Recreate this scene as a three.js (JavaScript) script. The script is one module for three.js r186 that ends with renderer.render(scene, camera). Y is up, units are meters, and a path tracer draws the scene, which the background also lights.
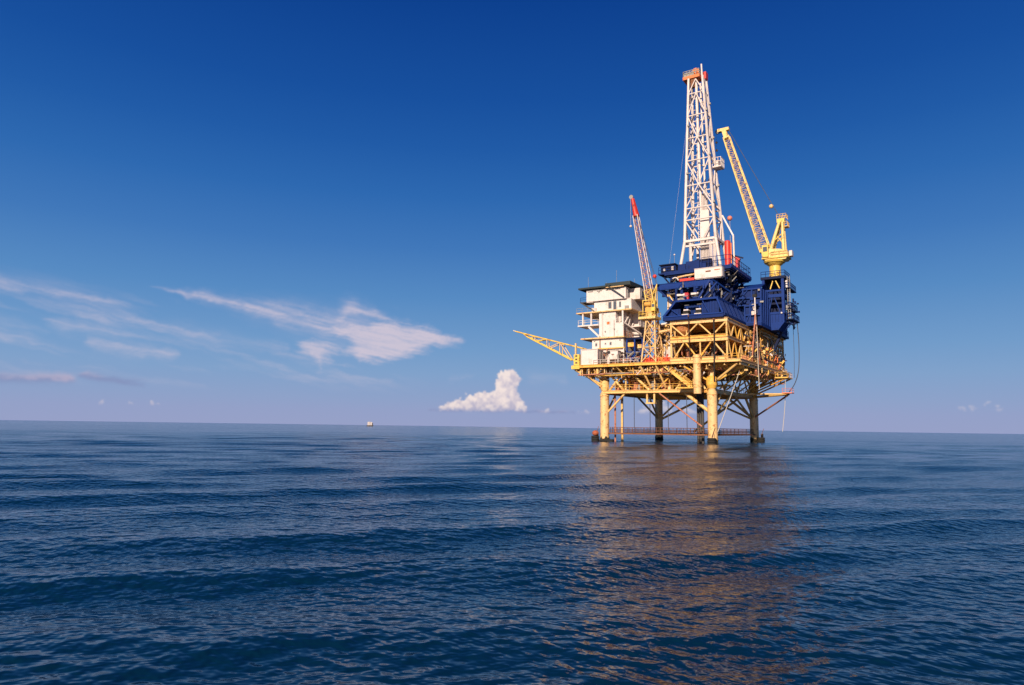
import * as THREE from 'three';
import { mergeGeometries } from 'three/addons/utils/BufferGeometryUtils.js';

// ------------------------------------------------------------ camera, sky, sun, exposure
const scene = new THREE.Scene();
const D2R = Math.PI / 180;
const EYE = 2.8;                                   // eye height in a small boat
const camera = new THREE.PerspectiveCamera(53.13, 1024 / 685, 0.1, 60000);
camera.position.set(0, EYE, 0);
camera.rotation.order = 'YXZ';
camera.rotation.set(7.03 * D2R, 0, 0.785 * D2R);   // tilted up, rolled a little
scene.add(camera);

const renderer = new THREE.WebGLRenderer({ antialias: true });
renderer.toneMapping = THREE.LinearToneMapping;
const EXPO = 1.3;
renderer.toneMappingExposure = EXPO;
renderer.shadowMap.enabled = true;

function rng(seed) { let s = seed >>> 0; return () => { s = (s + 0x6D2B79F5) >>> 0; let t = s; t = Math.imul(t ^ (t >>> 15), t | 1); t ^= t + Math.imul(t ^ (t >>> 7), t | 61); return ((t ^ (t >>> 14)) >>> 0) / 4294967296; }; }
function hash2(x, y) { let h = Math.imul(x | 0, 374761393) + Math.imul(y | 0, 668265263); h = Math.imul(h ^ (h >>> 13), 1274126177); return ((h ^ (h >>> 16)) >>> 0) / 4294967296; }
function vnoise(x, y) { const i = Math.floor(x), j = Math.floor(y); let fx = x - i, fy = y - j; fx = fx * fx * (3 - 2 * fx); fy = fy * fy * (3 - 2 * fy); return (hash2(i, j) * (1 - fx) + hash2(i + 1, j) * fx) * (1 - fy) + (hash2(i, j + 1) * (1 - fx) + hash2(i + 1, j + 1) * fx) * fy; }
function fbm(x, y, o = 5) { let s = 0, a = 0.5, n = 0; for (let k = 0; k < o; k++) { s += a * vnoise(x, y); n += a; a *= 0.5; x = x * 2.03 + 17.1; y = y * 2.03 + 9.7; } return s / n; }
const lin = c => { c /= 255; return c <= 0.04045 ? c / 12.92 : Math.pow((c + 0.055) / 1.055, 2.4); };
const smooth = (a, b, x) => { const t = Math.min(1, Math.max(0, (x - a) / (b - a))); return t * t * (3 - 2 * t); };

// the sky: clear evening-side blue over a lavender horizon, thin cirrus, far cumulus
{
  const W = 4096, H = 2048, px = new Float32Array(W * H * 4);
  const stops = [[0, 151, 161, 199], [1.2, 148, 161, 200], [2.2, 142, 162, 201], [4.3, 129, 162, 203], [6.4, 114, 156, 202], [10.6, 87, 139, 195], [14.7, 65, 120, 186], [18.8, 46, 105, 177], [22.7, 33, 91, 167], [26.5, 24, 80, 158], [33.6, 13, 64, 142], [45, 10, 50, 122], [90, 9, 44, 106]]
    .map(([e, r, g, b]) => [e, lin(r) / EXPO, lin(g) / EXPO, lin(b) / EXPO]);
  const at = e => { let k = 0; while (k < stops.length - 2 && stops[k + 1][0] < e) k++; const a = stops[k], b = stops[k + 1], t = Math.min(1, Math.max(0, (e - a[0]) / (b[0] - a[0]))); return [a[1] + (b[1] - a[1]) * t, a[2] + (b[2] - a[2]) * t, a[3] + (b[3] - a[3]) * t]; };
  for (let j = 0; j < H; j++) {
    const el = ((j + 0.5) / H - 0.5) * 180, c = at(Math.max(0, el));
    for (let i = 0; i < W; i++) { const o = (j * W + i) * 4; px[o] = c[0]; px[o + 1] = c[1]; px[o + 2] = c[2]; px[o + 3] = 1; }
  }
  const inPoly = (p, x, y) => { let c = false; for (let i = 0, j = p.length - 1; i < p.length; j = i++) if ((p[i][1] > y) !== (p[j][1] > y) && x < (p[j][0] - p[i][0]) * (y - p[i][1]) / (p[j][1] - p[i][1]) + p[i][0]) c = !c; return c; };
  const segD = (a, b, x, y) => { const dx = b[0] - a[0], dy = b[1] - a[1]; const t = Math.min(1, Math.max(0, ((x - a[0]) * dx + (y - a[1]) * dy) / (dx * dx + dy * dy))); return [Math.hypot(x - a[0] - t * dx, y - a[1] - t * dy), t]; };
  const polyD = (p, x, y, closed) => { let d = 1e9; for (let i = 0; i < p.length - (closed ? 0 : 1); i++) d = Math.min(d, segD(p[i], p[(i + 1) % p.length], x, y)[0]); return d; };
  // azimuth (degrees right of the view) and elevation
  const strokes = [ // points, half width, strength, noise stretch
    [[[-28.6, 9.95], [-27.29, 9.82], [-24.15, 9.5], [-21.23, 9.1], [-18.4, 8.55], [-15.5, 8.0], [-13.2, 7.7]], [0.02, 0.08, 0.24, 0.4, 0.6, 0.75, 0.8], 0.62],
    [[[-15.2, 7.9], [-14.2, 8.6], [-13.6, 9.3], [-12.5, 9.3], [-10.9, 8.75], [-9.8, 8.5]], [0.45, 0.5, 0.5, 0.35, 0.22, 0.1], 0.6],
    [[[-44, 9.6], [-40, 9.25], [-37.28, 9.06], [-35.6, 8.9], [-32.65, 8.7], [-29.6, 8.35]], [0.3, 0.4, 0.36, 0.34, 0.28, 0.1], 0.42],
    [[[-34.6, 6.9], [-33.2, 6.7], [-31.26, 6.5], [-28.04, 6.2]], [0.15, 0.35, 0.3, 0.1], 0.3],
    [[[-32.0, 5.75], [-31.0, 5.5], [-29.27, 5.25], [-26.2, 4.95]], [0.2, 0.42, 0.42, 0.12], 0.42],
    [[[-42, 6.9], [-37.06, 6.5], [-34.2, 6.2]], [0.4, 0.3, 0.1], 0.16],
    [[[-29, 7.4], [-26.7, 6.7], [-24.5, 6.45], [-22.51, 6.3], [-18.4, 6.1]], [0.2, 0.5, 0.5, 0.45, 0.2], 0.16],
    [[[-5, 3.9], [-3.4, 4.1]], [0.2, 0.12], 0.14], [[[2.0, 4.3], [4.2, 4.0]], [0.4, 0.25], 0.10],
    [[[46, 10.4], [54, 9.4]], [0.5, 0.4], 0.25], [[[-62, 10.5], [-52, 9.8]], [0.5, 0.4], 0.25],
  ];
  const bodies = [
    [[[-16.5, 7.9], [-14.6, 8.2], [-12.6, 8.3], [-10.4, 8.45], [-8.4, 8.3], [-7.2, 8.05], [-5.9, 7.5], [-4.3, 7.15], [-5.6, 6.7], [-7.4, 6.1], [-9.7, 5.5], [-11.4, 5.2], [-12.5, 5.1], [-12.9, 5.75], [-13.9, 6.0], [-13.4, 6.7]], 0.78],
    [[[-17.5, 6.2], [-17.0, 6.6], [-16.0, 6.75], [-14.6, 6.55], [-13.6, 6.1], [-14.8, 5.9], [-15.1, 5.0], [-15.6, 4.35], [-16.1, 5.0], [-16.9, 5.6]], 0.6],
  ];
  const banks = [[[[-44, 2.75], [-37, 2.8], [-34.8, 2.85], [-32.6, 2.95]], 0.3], [[[-31.9, 3.25], [-30.8, 3.05], [-29.4, 2.85], [-28.4, 2.8]], 0.24], [[[-52, 3.4], [-46, 3.2]], 0.3], [[[-7, 1.3], [-4, 1.32], [2, 1.3], [5, 1.25]], 0.1]];
  const cum = [ // cumulus blobs: az, el, radius
    [-5.8, 1.5, 0.25], [-5.3, 1.6, 0.33], [-4.75, 1.6, 0.33], [-4.2, 1.7, 0.38], [-3.7, 1.65, 0.4], [-3.3, 2.1, 0.42], [-2.8, 2.2, 0.45], [-3.0, 1.65, 0.5], [-2.25, 1.9, 0.5], [-1.85, 2.2, 0.36], [-1.5, 2.5, 0.34], [-1.6, 1.8, 0.5], [-0.9, 2.0, 0.55], [-0.35, 1.7, 0.55], [-0.3, 2.3, 0.52], [-0.5, 2.8, 0.52], [-0.45, 3.3, 0.5], [-0.85, 3.7, 0.5], [-0.3, 3.85, 0.58], [0.2, 4.0, 0.45], [-0.05, 4.3, 0.4], [-0.75, 4.05, 0.38], [0.3, 2.1, 0.45], [0.65, 1.65, 0.42], [-1.2, 1.5, 0.45], [0.95, 1.45, 0.3], [-1.05, 2.5, 0.4], [0.1, 2.6, 0.4], [-2.5, 2.45, 0.42], [-3.6, 2.0, 0.4], [-1.95, 2.0, 0.5], [-4.3, 1.85, 0.3], [-0.95, 3.0, 0.36], [0.35, 3.6, 0.36],
    [2.95, 1.33, 0.24], [2.6, 1.25, 0.14], [5.9, 1.3, 0.22], [6.3, 1.22, 0.16], [5.5, 1.22, 0.12],
    [10.6, 1.3, 0.3], [11.1, 1.5, 0.34], [11.9, 1.7, 0.45], [12.5, 1.75, 0.42], [13.1, 1.5, 0.35], [14.3, 1.45, 0.4], [15.0, 1.35, 0.3],
    [-27.6, 1.4, 0.22], [-27.2, 1.3, 0.15], [-28.9, 1.25, 0.14], [-30.8, 1.25, 0.2], [-31.3, 1.2, 0.14], [33.3, 1.7, 0.16], [33.9, 1.72, 0.2], [34.7, 1.95, 0.15], [35.4, 1.7, 0.16],
  ];
  const colOf = a => ((a / 360 + 0.25) % 1 + 1) % 1 * W;
  for (let j = Math.floor((0.5 + 0.5 / 180) * H); j < (0.5 + 12 / 180) * H; j++) {
    const el = ((j + 0.5) / H - 0.5) * 180;
    for (let i = Math.floor(colOf(-66)); i < colOf(58); i++) {
      const az = ((i + 0.5) / W - 0.25) * 360, o = (j * W + i) * 4;
      let dens = 0;
      const wx = (fbm(az * 0.9, el * 1.6, 4) - 0.5) * 1.1, wy = (fbm(az * 0.9 + 31, el * 1.6 + 7, 4) - 0.5) * 0.75, x = az + wx, y = el + wy;
      const ac = el + 0.17 * az, fib = 0.55 + 0.85 * (fbm(az * 0.45, ac * 4.2, 4) - 0.5) + 0.9 * (fbm(az * 0.8 + 9, ac * 11 + wy * 5, 4) - 0.5);
      for (const [p, w, s] of strokes) {
        for (let k = 0; k < p.length - 1; k++) {
          if (x < p[k][0] - 1.5 || x > p[k + 1][0] + 1.5) continue;
          const [d, t] = segD(p[k], p[k + 1], x, y), ww = w[k] + (w[k + 1] - w[k]) * t;
          dens = Math.max(dens, s * 0.9 * Math.exp(-Math.pow(d / (1.25 * ww), 1.6)) * (0.2 + 1.15 * fib) * Math.min(1, ww / 0.2));
        }
      }
      if (az > -19 && az < -3) for (const [p, s] of bodies) {
        const d = polyD(p, x, y, true), sd = inPoly(p, x, y) ? d : -d;
        dens = Math.max(dens, s * smooth(-0.42, 0.7, sd + (fib - 0.55) * 0.5) * (0.62 + 0.6 * fib));
      }
      if (az < -6) dens = Math.max(dens, 0.30 * smooth(0.46, 0.84, fbm(az * 0.16 + 3, ac * 1.25 + wy, 4)) * smooth(2.2, 4.2, el) * smooth(10.5, 8.0, el) * smooth(-6, -14, az) * (0.3 + 1.2 * fib));
      if (dens > 0.004) { const a = Math.min(0.8, dens), c = [0.70, 0.60, 0.68]; for (let k = 0; k < 3; k++) px[o + k] += (c[k] / EXPO - px[o + k]) * a; }
      if (el < 5.4) { // low cloud: lavender stratus far left, cumulus with pink sunlit tops
        for (const [p, w] of banks) { const [d0] = [polyD(p, x, el + wy * 0.35, false)], up = el + wy * 0.35 - p[0][1], k = Math.exp(-Math.pow(d0 / w, 2)) * smooth(0.3, 0.75, 0.5 * fib + 0.5 * fbm(az * 1.3, el * 4, 4) + 0.2) * 0.85; if (k > 0.01) { const t = smooth(-0.15, 0.45, up + 0.5 * (fbm(az * 2, el * 5, 3) - 0.5)), c = [0.235 + 0.25 * t, 0.29 + 0.13 * t, 0.50 + 0.06 * t]; for (let q = 0; q < 3; q++) px[o + q] += (c[q] / EXPO - px[o + q]) * k; } }
        let f = 0, sx = 0, sy = 0; const e2 = (fbm(az * 4.5, el * 4.5, 5) - 0.5), qx = az + (fbm(az * 3.2, el * 3.2, 4) - 0.5) * 0.62, qy = el + (fbm(az * 3.2 + 50, el * 3.2, 4) - 0.5) * 0.62;
        for (const [cx, cy, r] of cum) { const dx = (qx - cx) / (r * 1.1), dy = (qy - 1.3 - (cy - 1.3) * 1.04) / (r * 1.12), q = dx * dx + dy * dy; if (q < 5) { const v = Math.exp(-1.1 * q); f += v; sx += dx * v; sy += dy * v; } }
        if (f > 0.05) {
          const main = az > -8 && az < 2, a = smooth(0.42, 0.80, f + 1.0 * e2) * smooth(1.1, 1.55, el + 0.25 * e2) * (main ? 0.95 : az > 20 ? 0.22 : 0.5);
          const lit = Math.min(1, Math.max(0, 0.6 - 0.34 * sx / f + 0.3 * sy / f + 2.0 * (fbm(az * 3.6 + 3, el * 3.6, 5) - 0.5)));
          const h = smooth(1.15, 2.3, el), c = [0.45 + 0.10 * h + 0.38 * lit, 0.43 + 0.07 * h + 0.29 * lit, 0.57 + 0.04 * h + 0.13 * lit];
          for (let k = 0; k < 3; k++) px[o + k] += (c[k] / EXPO - px[o + k]) * a;
        }
      }
    }
  }
  const sky = new THREE.DataTexture(px, W, H, THREE.RGBAFormat, THREE.FloatType);
  sky.mapping = THREE.EquirectangularReflectionMapping; sky.magFilter = THREE.LinearFilter; sky.minFilter = THREE.LinearFilter; sky.colorSpace = THREE.LinearSRGBColorSpace; sky.needsUpdate = true;
  scene.background = sky; scene.environment = sky;
  scene.backgroundIntensity = 1; scene.environmentIntensity = 1;
}

const sunDir = new THREE.Vector3(-0.41, 0, 0.912).normalize().multiplyScalar(Math.cos(23 * D2R)); sunDir.y = Math.sin(23 * D2R);
const sun = new THREE.DirectionalLight(new THREE.Color().setRGB(1, 0.81, 0.60), 5.0);
const CENTRE = new THREE.Vector3(38, 25, -150);
sun.position.copy(CENTRE).addScaledVector(sunDir, 300); sun.target.position.copy(CENTRE);
sun.castShadow = true; sun.shadow.mapSize.set(4096, 4096);
Object.assign(sun.shadow.camera, { left: -70, right: 70, top: 70, bottom: -70, near: 50, far: 600 });
scene.add(sun, sun.target);

// ------------------------------------------------------------ the platform's own axes
// x along the sunlit long side (towards its near corner), z out of that side, y up from the sea
const PO = new THREE.Vector3(43.54, 0, -130), YAW = -33.9 * D2R;
const used = {};
const numbered = n => { used[n] = (used[n] || 0) + 1; return used[n] === 1 ? n : `${n}_${String(used[n] - 1).padStart(3, '0')}`; };
const world = (x, y, z) => new THREE.Vector3(x, y, z).applyAxisAngle(new THREE.Vector3(0, 1, 0), YAW).add(PO);
function thing(name, label, category, b, group) {
  const g = new THREE.Group(); g.name = numbered(name); g.position.copy(world(...b)); g.rotation.y = YAW;
  g.userData = { label, category }; if (group) g.userData.group = group; g.base = new THREE.Vector3(...b); scene.add(g); return g;
}
const baseOf = p => { while (!p.base) p = p.parent; return p.base; };

// ------------------------------------------------------------ geometry helpers (platform coordinates, uv in metres)
const V = (...a) => new THREE.Vector3(...a);
const v3 = p => p.isVector3 ? p : V(...p);
const UPY = V(0, 1, 0);
function orient(a, b, up = UPY) { // matrix: local y from a to b
  const y = b.clone().sub(a).normalize(); let x = up.clone().cross(y); if (x.lengthSq() < 1e-6) x = V(1, 0, 0).cross(y).lengthSq() > 1e-6 ? V(0, 0, 1).cross(y).lengthSq() > 1e-6 ? V(0, 0, 1).cross(y) : V(1, 0, 0) : V(1, 0, 0);
  x.normalize(); const z = x.clone().cross(y).normalize();
  return new THREE.Matrix4().makeBasis(x, y, z).setPosition(a.clone().add(b).multiplyScalar(0.5));
}
function scaleUV(g, su, sv, off = 0) { const u = g.attributes.uv; for (let i = 0; i < u.count; i++) u.setXY(i, u.getX(i) * su + off, u.getY(i) * sv + off * 0.7); return g; }
let uvSeed = 0;
const uvo = () => (uvSeed = (uvSeed + 0.618034) % 1) * 6;
function tubeG(a, b, r, r2 = r, seg = 8, open = true) { a = v3(a); b = v3(b); const L = a.distanceTo(b); return scaleUV(new THREE.CylinderGeometry(r2, r, L, seg, 1, open), 2 * Math.PI * r, L, uvo()).applyMatrix4(orient(a, b)); }
function boxG(x0, x1, y0, y1, z0, z1) {
  const dx = Math.abs(x1 - x0), dy = Math.abs(y1 - y0), dz = Math.abs(z1 - z0), g = new THREE.BoxGeometry(dx, dy, dz), u = g.attributes.uv, o = uvo();
  for (let i = 0; i < 24; i++) { const f = i >> 2, s = f < 2 ? [dz, dy] : f < 4 ? [dx, dz] : [dx, dy]; u.setXY(i, u.getX(i) * s[0] + o, u.getY(i) * s[1] + o); }
  return g.translate((x0 + x1) / 2, (y0 + y1) / 2, (z0 + z1) / 2);
}
function barG(a, b, w, h, up) { a = v3(a); b = v3(b); const L = a.distanceTo(b), g = boxG(-w / 2, w / 2, -L / 2, L / 2, -h / 2, h / 2); return g.applyMatrix4(orient(a, b, up)); }
function iG(a, b, w, h, up) { // I-beam of width w and depth h
  a = v3(a); b = v3(b); const L = a.distanceTo(b), t = Math.min(0.09, h * 0.16), gs = [boxG(-w / 2, w / 2, -L / 2, L / 2, h / 2 - t, h / 2), boxG(-w / 2, w / 2, -L / 2, L / 2, -h / 2, -h / 2 + t), boxG(-t / 2, t / 2, -L / 2, L / 2, -h / 2 + t, h / 2 - t)];
  return mergeGeometries(gs).applyMatrix4(orient(a, b, up));
}
function put(parent, name, geos, mat, extra) {
  const g = Array.isArray(geos) ? (geos.length > 1 ? mergeGeometries(geos.every(k => k.index) ? geos : geos.map(k => k.index ? k.toNonIndexed() : k)) : geos[0]) : geos, b = baseOf(parent);
  g.translate(-b.x, -b.y, -b.z); const m = new THREE.Mesh(g, mat); m.name = name; m.castShadow = m.receiveShadow = true; parent.add(m); if (extra) Object.assign(m.userData, extra); return m;
}
const tube = (p, n, a, b, r, m, r2, seg, open) => put(p, n, tubeG(a, b, r, r2, seg, open), m);
const bar = (p, n, a, b, w, h, m, up) => put(p, n, barG(a, b, w, h, up), m);
const ibeam = (p, n, a, b, w, h, m, up) => put(p, n, iG(a, b, w, h, up), m);
const box = (p, n, x0, x1, y0, y1, z0, z1, m) => put(p, n, boxG(x0, x1, y0, y1, z0, z1), m);
function railG(pts, h = 1.1, r = 0.035, step = 1.6) { // handrail: posts, top and mid rails
  const out = [];
  for (let i = 0; i < pts.length - 1; i++) {
    const a = v3(pts[i]), b = v3(pts[i + 1]), n = Math.max(1, Math.round(a.distanceTo(b) / step));
    for (const k of [1, 0.55]) out.push(tubeG(a.clone().setY(a.y + h * k), b.clone().setY(b.y + h * k), r, r, 5));
    for (let j = i ? 1 : 0; j <= n; j++) { const p = a.clone().lerp(b, j / n); out.push(tubeG(p, p.clone().setY(p.y + h), r, r, 5)); }
  }
  return out;
}
function poly(p, name, pts, mat, thick, axis = 'z') { // flat plate of an outline in x,y (axis z) with thickness
  const s = new THREE.Shape(pts.map(q => new THREE.Vector2(q[0], q[1]))), g = new THREE.ExtrudeGeometry(s, { depth: thick, bevelEnabled: false });
  if (axis === 'x') g.applyMatrix4(new THREE.Matrix4().makeBasis(V(0, 0, 1), V(0, 1, 0), V(-1, 0, 0)));
  return g;
}
function quadPlateG(a, b, c, d, t) { // a plate with thickness t through four corners
  const P = [a, b, c, d].map(v3), n = P[1].clone().sub(P[0]).cross(P[3].clone().sub(P[0])).normalize().multiplyScalar(t), Q = P.map(p => p.clone().sub(n)), pos = [], uv = [];
  const face = (p, q, r, s) => { const w = p.distanceTo(q), h = p.distanceTo(s); for (const [k, u, v] of [[p, 0, 0], [q, w, 0], [r, w, h], [p, 0, 0], [r, w, h], [s, 0, h]]) { pos.push(k.x, k.y, k.z); uv.push(u, v); } };
  face(P[0], P[1], P[2], P[3]); face(Q[3], Q[2], Q[1], Q[0]); for (let i = 0; i < 4; i++) { const j = (i + 1) % 4; face(P[j], P[i], Q[i], Q[j]); }
  const g = new THREE.BufferGeometry(); g.setAttribute('position', new THREE.Float32BufferAttribute(pos, 3)); g.setAttribute('uv', new THREE.Float32BufferAttribute(uv, 2)); g.computeVertexNormals(); return g;
}
// four-chord lattice from a to b; returns chord geometries and lacing geometry
function lattice(a, b, w0, w1, bays, rc, rl, side) {
  a = v3(a); b = v3(b); const y = b.clone().sub(a).normalize(), s = v3(side).sub(y.clone().multiplyScalar(v3(side).dot(y))).normalize(), t = s.clone().cross(y);
  const cn = (k, q) => { const f = k / bays, w = (w0[0] + (w1[0] - w0[0]) * f) / 2, h = (w0[1] + (w1[1] - w0[1]) * f) / 2, [i, j] = [[-1, -1], [1, -1], [1, 1], [-1, 1]][q]; return a.clone().lerp(b, f).addScaledVector(s, i * w).addScaledVector(t, j * h); };
  const chords = [], lace = [];
  for (let q = 0; q < 4; q++) chords.push(tubeG(cn(0, q), cn(bays, q), rc, rc, 6));
  for (let k = 0; k <= bays; k++) for (let q = 0; q < 4; q++) { lace.push(tubeG(cn(k, q), cn(k, (q + 1) % 4), rl, rl, 4)); if (k < bays) lace.push(k % 2 ? tubeG(cn(k, q), cn(k + 1, (q + 1) % 4), rl, rl, 4) : tubeG(cn(k, (q + 1) % 4), cn(k + 1, q), rl, rl, 4)); }
  return { chords, lace };
}

// ------------------------------------------------------------ materials
function wearMap(seed, rust, amount) { // paint with faint mottling, dirt specks and rust runs; 6 m a tile
  const N = 256, d = new Uint8Array(N * N * 4), per = (x, y, f) => { // tileable noise
    const X = x * f, Y = y * f, i = Math.floor(X), j = Math.floor(Y); let fx = X - i, fy = Y - j; fx = fx * fx * (3 - 2 * fx); fy = fy * fy * (3 - 2 * fy); const h = (p, q) => hash2(((p % f) + f) % f + seed * 91, ((q % f) + f) % f);
    return (h(i, j) * (1 - fx) + h(i + 1, j) * fx) * (1 - fy) + (h(i, j + 1) * (1 - fx) + h(i + 1, j + 1) * fx) * fy; };
  for (let j = 0; j < N; j++) for (let i = 0; i < N; i++) {
    const x = i / N, y = j / N, m = 0.5 * per(x, y, 5) + 0.3 * per(x, y, 13) + 0.2 * per(x, y, 40), st = per(x, y * 0.999, 24) * 0.5 + 0.5 * per(x, 0.2, 48), r = smooth(0.60, 0.92, 0.55 * per(x, y, 9) + 0.45 * per(x, y, 31)) * amount;
    const v = 0.86 + 0.14 * (0.7 * m + 0.3 * st), o = (j * N + i) * 4;
    for (let k = 0; k < 3; k++) d[o + k] = 255 * Math.min(1, v * (1 - r) + rust[k] * r);
    d[o + 3] = 255;
  }
  const t = new THREE.DataTexture(d, N, N); t.colorSpace = THREE.SRGBColorSpace; t.wrapS = t.wrapT = THREE.RepeatWrapping; t.repeat.set(1 / 6, 1 / 6); t.magFilter = THREE.LinearFilter; t.minFilter = THREE.LinearMipmapLinearFilter; t.generateMipmaps = true; t.needsUpdate = true; return t;
}
const wearY = wearMap(1, [0.60, 0.40, 0.26], 0.75), wearW = wearMap(2, [0.75, 0.62, 0.52], 0.36), wearB = wearMap(3, [0.6, 0.55, 0.5], 0.3);
function paint(r, g, b, rough = 0.55, map = wearY, metal = 0) { const m = new THREE.MeshStandardMaterial({ roughness: rough, metalness: metal, map }); m.color.setRGB(r, g, b); m.side = THREE.DoubleSide; return m; }
function enamel(r, g, b) { const m = new THREE.MeshPhysicalMaterial({ roughness: 0.6, metalness: 0, map: wearB, specularIntensity: 0.35 }); m.color.setRGB(r, g, b); m.side = THREE.DoubleSide; return m; }
const M = {
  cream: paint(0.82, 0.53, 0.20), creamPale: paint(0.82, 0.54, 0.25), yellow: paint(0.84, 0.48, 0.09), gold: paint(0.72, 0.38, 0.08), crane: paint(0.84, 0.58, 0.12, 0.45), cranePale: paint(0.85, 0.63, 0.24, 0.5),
  white: paint(0.76, 0.69, 0.68, 0.5, wearW), whiteB: paint(0.70, 0.62, 0.60, 0.6, wearW), mast: paint(0.76, 0.67, 0.65, 0.5, wearW),
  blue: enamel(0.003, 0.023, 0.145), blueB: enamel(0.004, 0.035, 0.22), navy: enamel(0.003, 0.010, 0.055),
  red: paint(0.70, 0.045, 0.03, 0.45), orange: paint(0.80, 0.20, 0.05, 0.5), rust: paint(0.22, 0.09, 0.045, 0.85), rustPink: paint(0.5, 0.2, 0.12, 0.8),
  growth: paint(0.035, 0.034, 0.022, 0.95), black: paint(0.012, 0.012, 0.013, 0.8), rubber: paint(0.016, 0.016, 0.016, 0.9), roof: paint(0.02, 0.035, 0.04, 0.7), grey: paint(0.32, 0.31, 0.30, 0.6, wearW), dark: paint(0.06, 0.055, 0.055, 0.7), steel: paint(0.22, 0.20, 0.18, 0.55), rope: paint(0.62, 0.55, 0.47, 0.9, wearW), wire: paint(0.07, 0.08, 0.11, 0.7),
};
const glass = new THREE.MeshStandardMaterial({ color: new THREE.Color().setRGB(0.09, 0.10, 0.13), roughness: 0.15, metalness: 0 });
const R = rng(7);
const pickC = () => [M.cream, M.creamPale, M.yellow][Math.floor(R() * 3)];

// ------------------------------------------------------------ the sea
{
  const wr = rng(42), waves = [];
  const add = (n, l0, l1, dir, spread, slope) => { for (let i = 0; i < n; i++) { const L = l0 * Math.pow(l1 / l0, (i + wr()) / n), th = dir + (wr() + wr() + wr() - 1.5) / 1.5 * spread, k = 2 * Math.PI / L; waves.push({ L, kx: k * Math.sin(th), kz: k * Math.cos(th), a: slope * Math.sqrt(2 / n) / k, p: wr() * 6.283, dx: Math.sin(th), dz: Math.cos(th) }); } };
  add(6, 26, 60, 16 * D2R, 30 * D2R, 0.007);
  add(11, 3.2, 7.5, 21 * D2R, 28 * D2R, 0.07);
  add(10, 1.7, 4.2, 18 * D2R, 36 * D2R, 0.04);
  add(14, 0.7, 1.7, 14 * D2R, 75 * D2R, 0.042);
  add(28, 0.2, 0.7, 12 * D2R, 110 * D2R, 0.07);
  const TS = 8192 / (2 * Math.PI), SIN = new Float64Array(8192 + 2049), KX = new Float64Array(99), KZ = new Float64Array(99), PH = new Float64Array(99), GG = new Float64Array(99), DX = new Float64Array(99), DZ = new Float64Array(99), SM = new Uint8Array(99);
  for (let i = 0; i < SIN.length; i++) SIN[i] = Math.sin(i / TS);
  const OUT = new Float64Array(3);
  function at(x0, z0, gust, na) { let x = 0, y = 0, z = 0; for (let k = 0; k < na; k++) { const t = (KX[k] * x0 + KZ[k] * z0 + PH[k]) & 8191, g = SM[k] === 1 ? GG[k] * gust : GG[k], s = g * SIN[t]; y += g * SIN[t + 2048]; x -= DX[k] * s; z -= DZ[k] * s; } OUT[0] = x; OUT[1] = y; OUT[2] = z; }
  const rows = [0.4, 1.2, 2.2, 3.2]; let r = 4.2;
  while (r < 60000) { rows.push(r); r += Math.max(0.026, r < 22 ? 0.0043 * r : r < 70 ? 0.0065 * r : r < 600 ? 0.0075 * r : 0.04 * r); }
  const cols = []; for (let a = -44; a < 44; a += 0.11) cols.push(a);
  for (let a = 44, s = 0.4; a < 316 - 0.3; a += s, s = Math.min(6, s * 1.3)) cols.push(a);
  const nr = rows.length, nc = cols.length, pos = new Float32Array(nr * nc * 3), uv = new Float32Array(nr * nc * 2);
  for (let j = 0; j < nr; j++) {
    const rad = rows[j], dr = j + 1 < nr ? rows[j + 1] - rad : rad * 0.05;
    const act = waves.map(w => ({ ...w, g: w.a * smooth(2.3, 4.2, w.L / dr) })).filter(w => w.g > 1e-5), na = act.length;
    for (let k = 0; k < na; k++) { KX[k] = act[k].kx * TS; KZ[k] = act[k].kz * TS; PH[k] = act[k].p * TS; GG[k] = act[k].g; DX[k] = act[k].dx; DZ[k] = act[k].dz; SM[k] = act[k].L < 2 ? 1 : 0; }
    for (let i = 0; i < nc; i++) {
      const an = cols[i] * D2R, far = Math.abs(((cols[i] + 180) % 360) - 180) > 46, x0 = rad * Math.sin(an), z0 = -rad * Math.cos(an); let x = x0, y = 0, z = z0;
      if (!far) {
        const gust = 0.3 + 1.35 * (rad < 900 ? fbm(x0 * 0.035 + 40, z0 * 0.06 + 7, 2) : 0.5);
        at(x0, z0, gust, na); x += OUT[0]; y = OUT[1]; z += OUT[2];
      }
      const o = j * nc + i; pos[o * 3] = x; pos[o * 3 + 1] = y; pos[o * 3 + 2] = z; uv[o * 2] = x / 11; uv[o * 2 + 1] = -z / 11;
    }
  }
  const idx = new Uint32Array((nr - 1) * nc * 6); let q = 0;
  for (let j = 0; j < nr - 1; j++) for (let i = 0; i < nc; i++) { const a = j * nc + i, b = j * nc + (i + 1) % nc, c = a + nc, d = b + nc; idx[q++] = a; idx[q++] = b; idx[q++] = c; idx[q++] = b; idx[q++] = d; idx[q++] = c; }
  const g = new THREE.BufferGeometry(); g.setAttribute('position', new THREE.BufferAttribute(pos, 3)); g.setAttribute('uv', new THREE.BufferAttribute(uv, 2)); g.setIndex(new THREE.BufferAttribute(idx, 1)); g.computeVertexNormals();
  // fine ripples: a seamless 11 m tile of normals
  const N = 1024, tile = 11, h1 = new Float32Array(N * N), h2 = new Float32Array(N * N);
  const pr = rng(99), rip = [];
  for (let i = 0; i < 70; i++) { const L = 0.075 * Math.pow(0.7 / 0.075, pr()), th = 8 * D2R + (pr() + pr() + pr() - 1.5) / 1.5 * 130 * D2R, mx = Math.round(tile / L * Math.sin(th)), mz = Math.round(tile / L * Math.cos(th)); rip.push([mx, mz, 0.135 * Math.sqrt(2 / 70) / Math.hypot(mx, mz), pr() * 6.283]); }
  const ca = new Float32Array(N), sa = new Float32Array(N);
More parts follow.
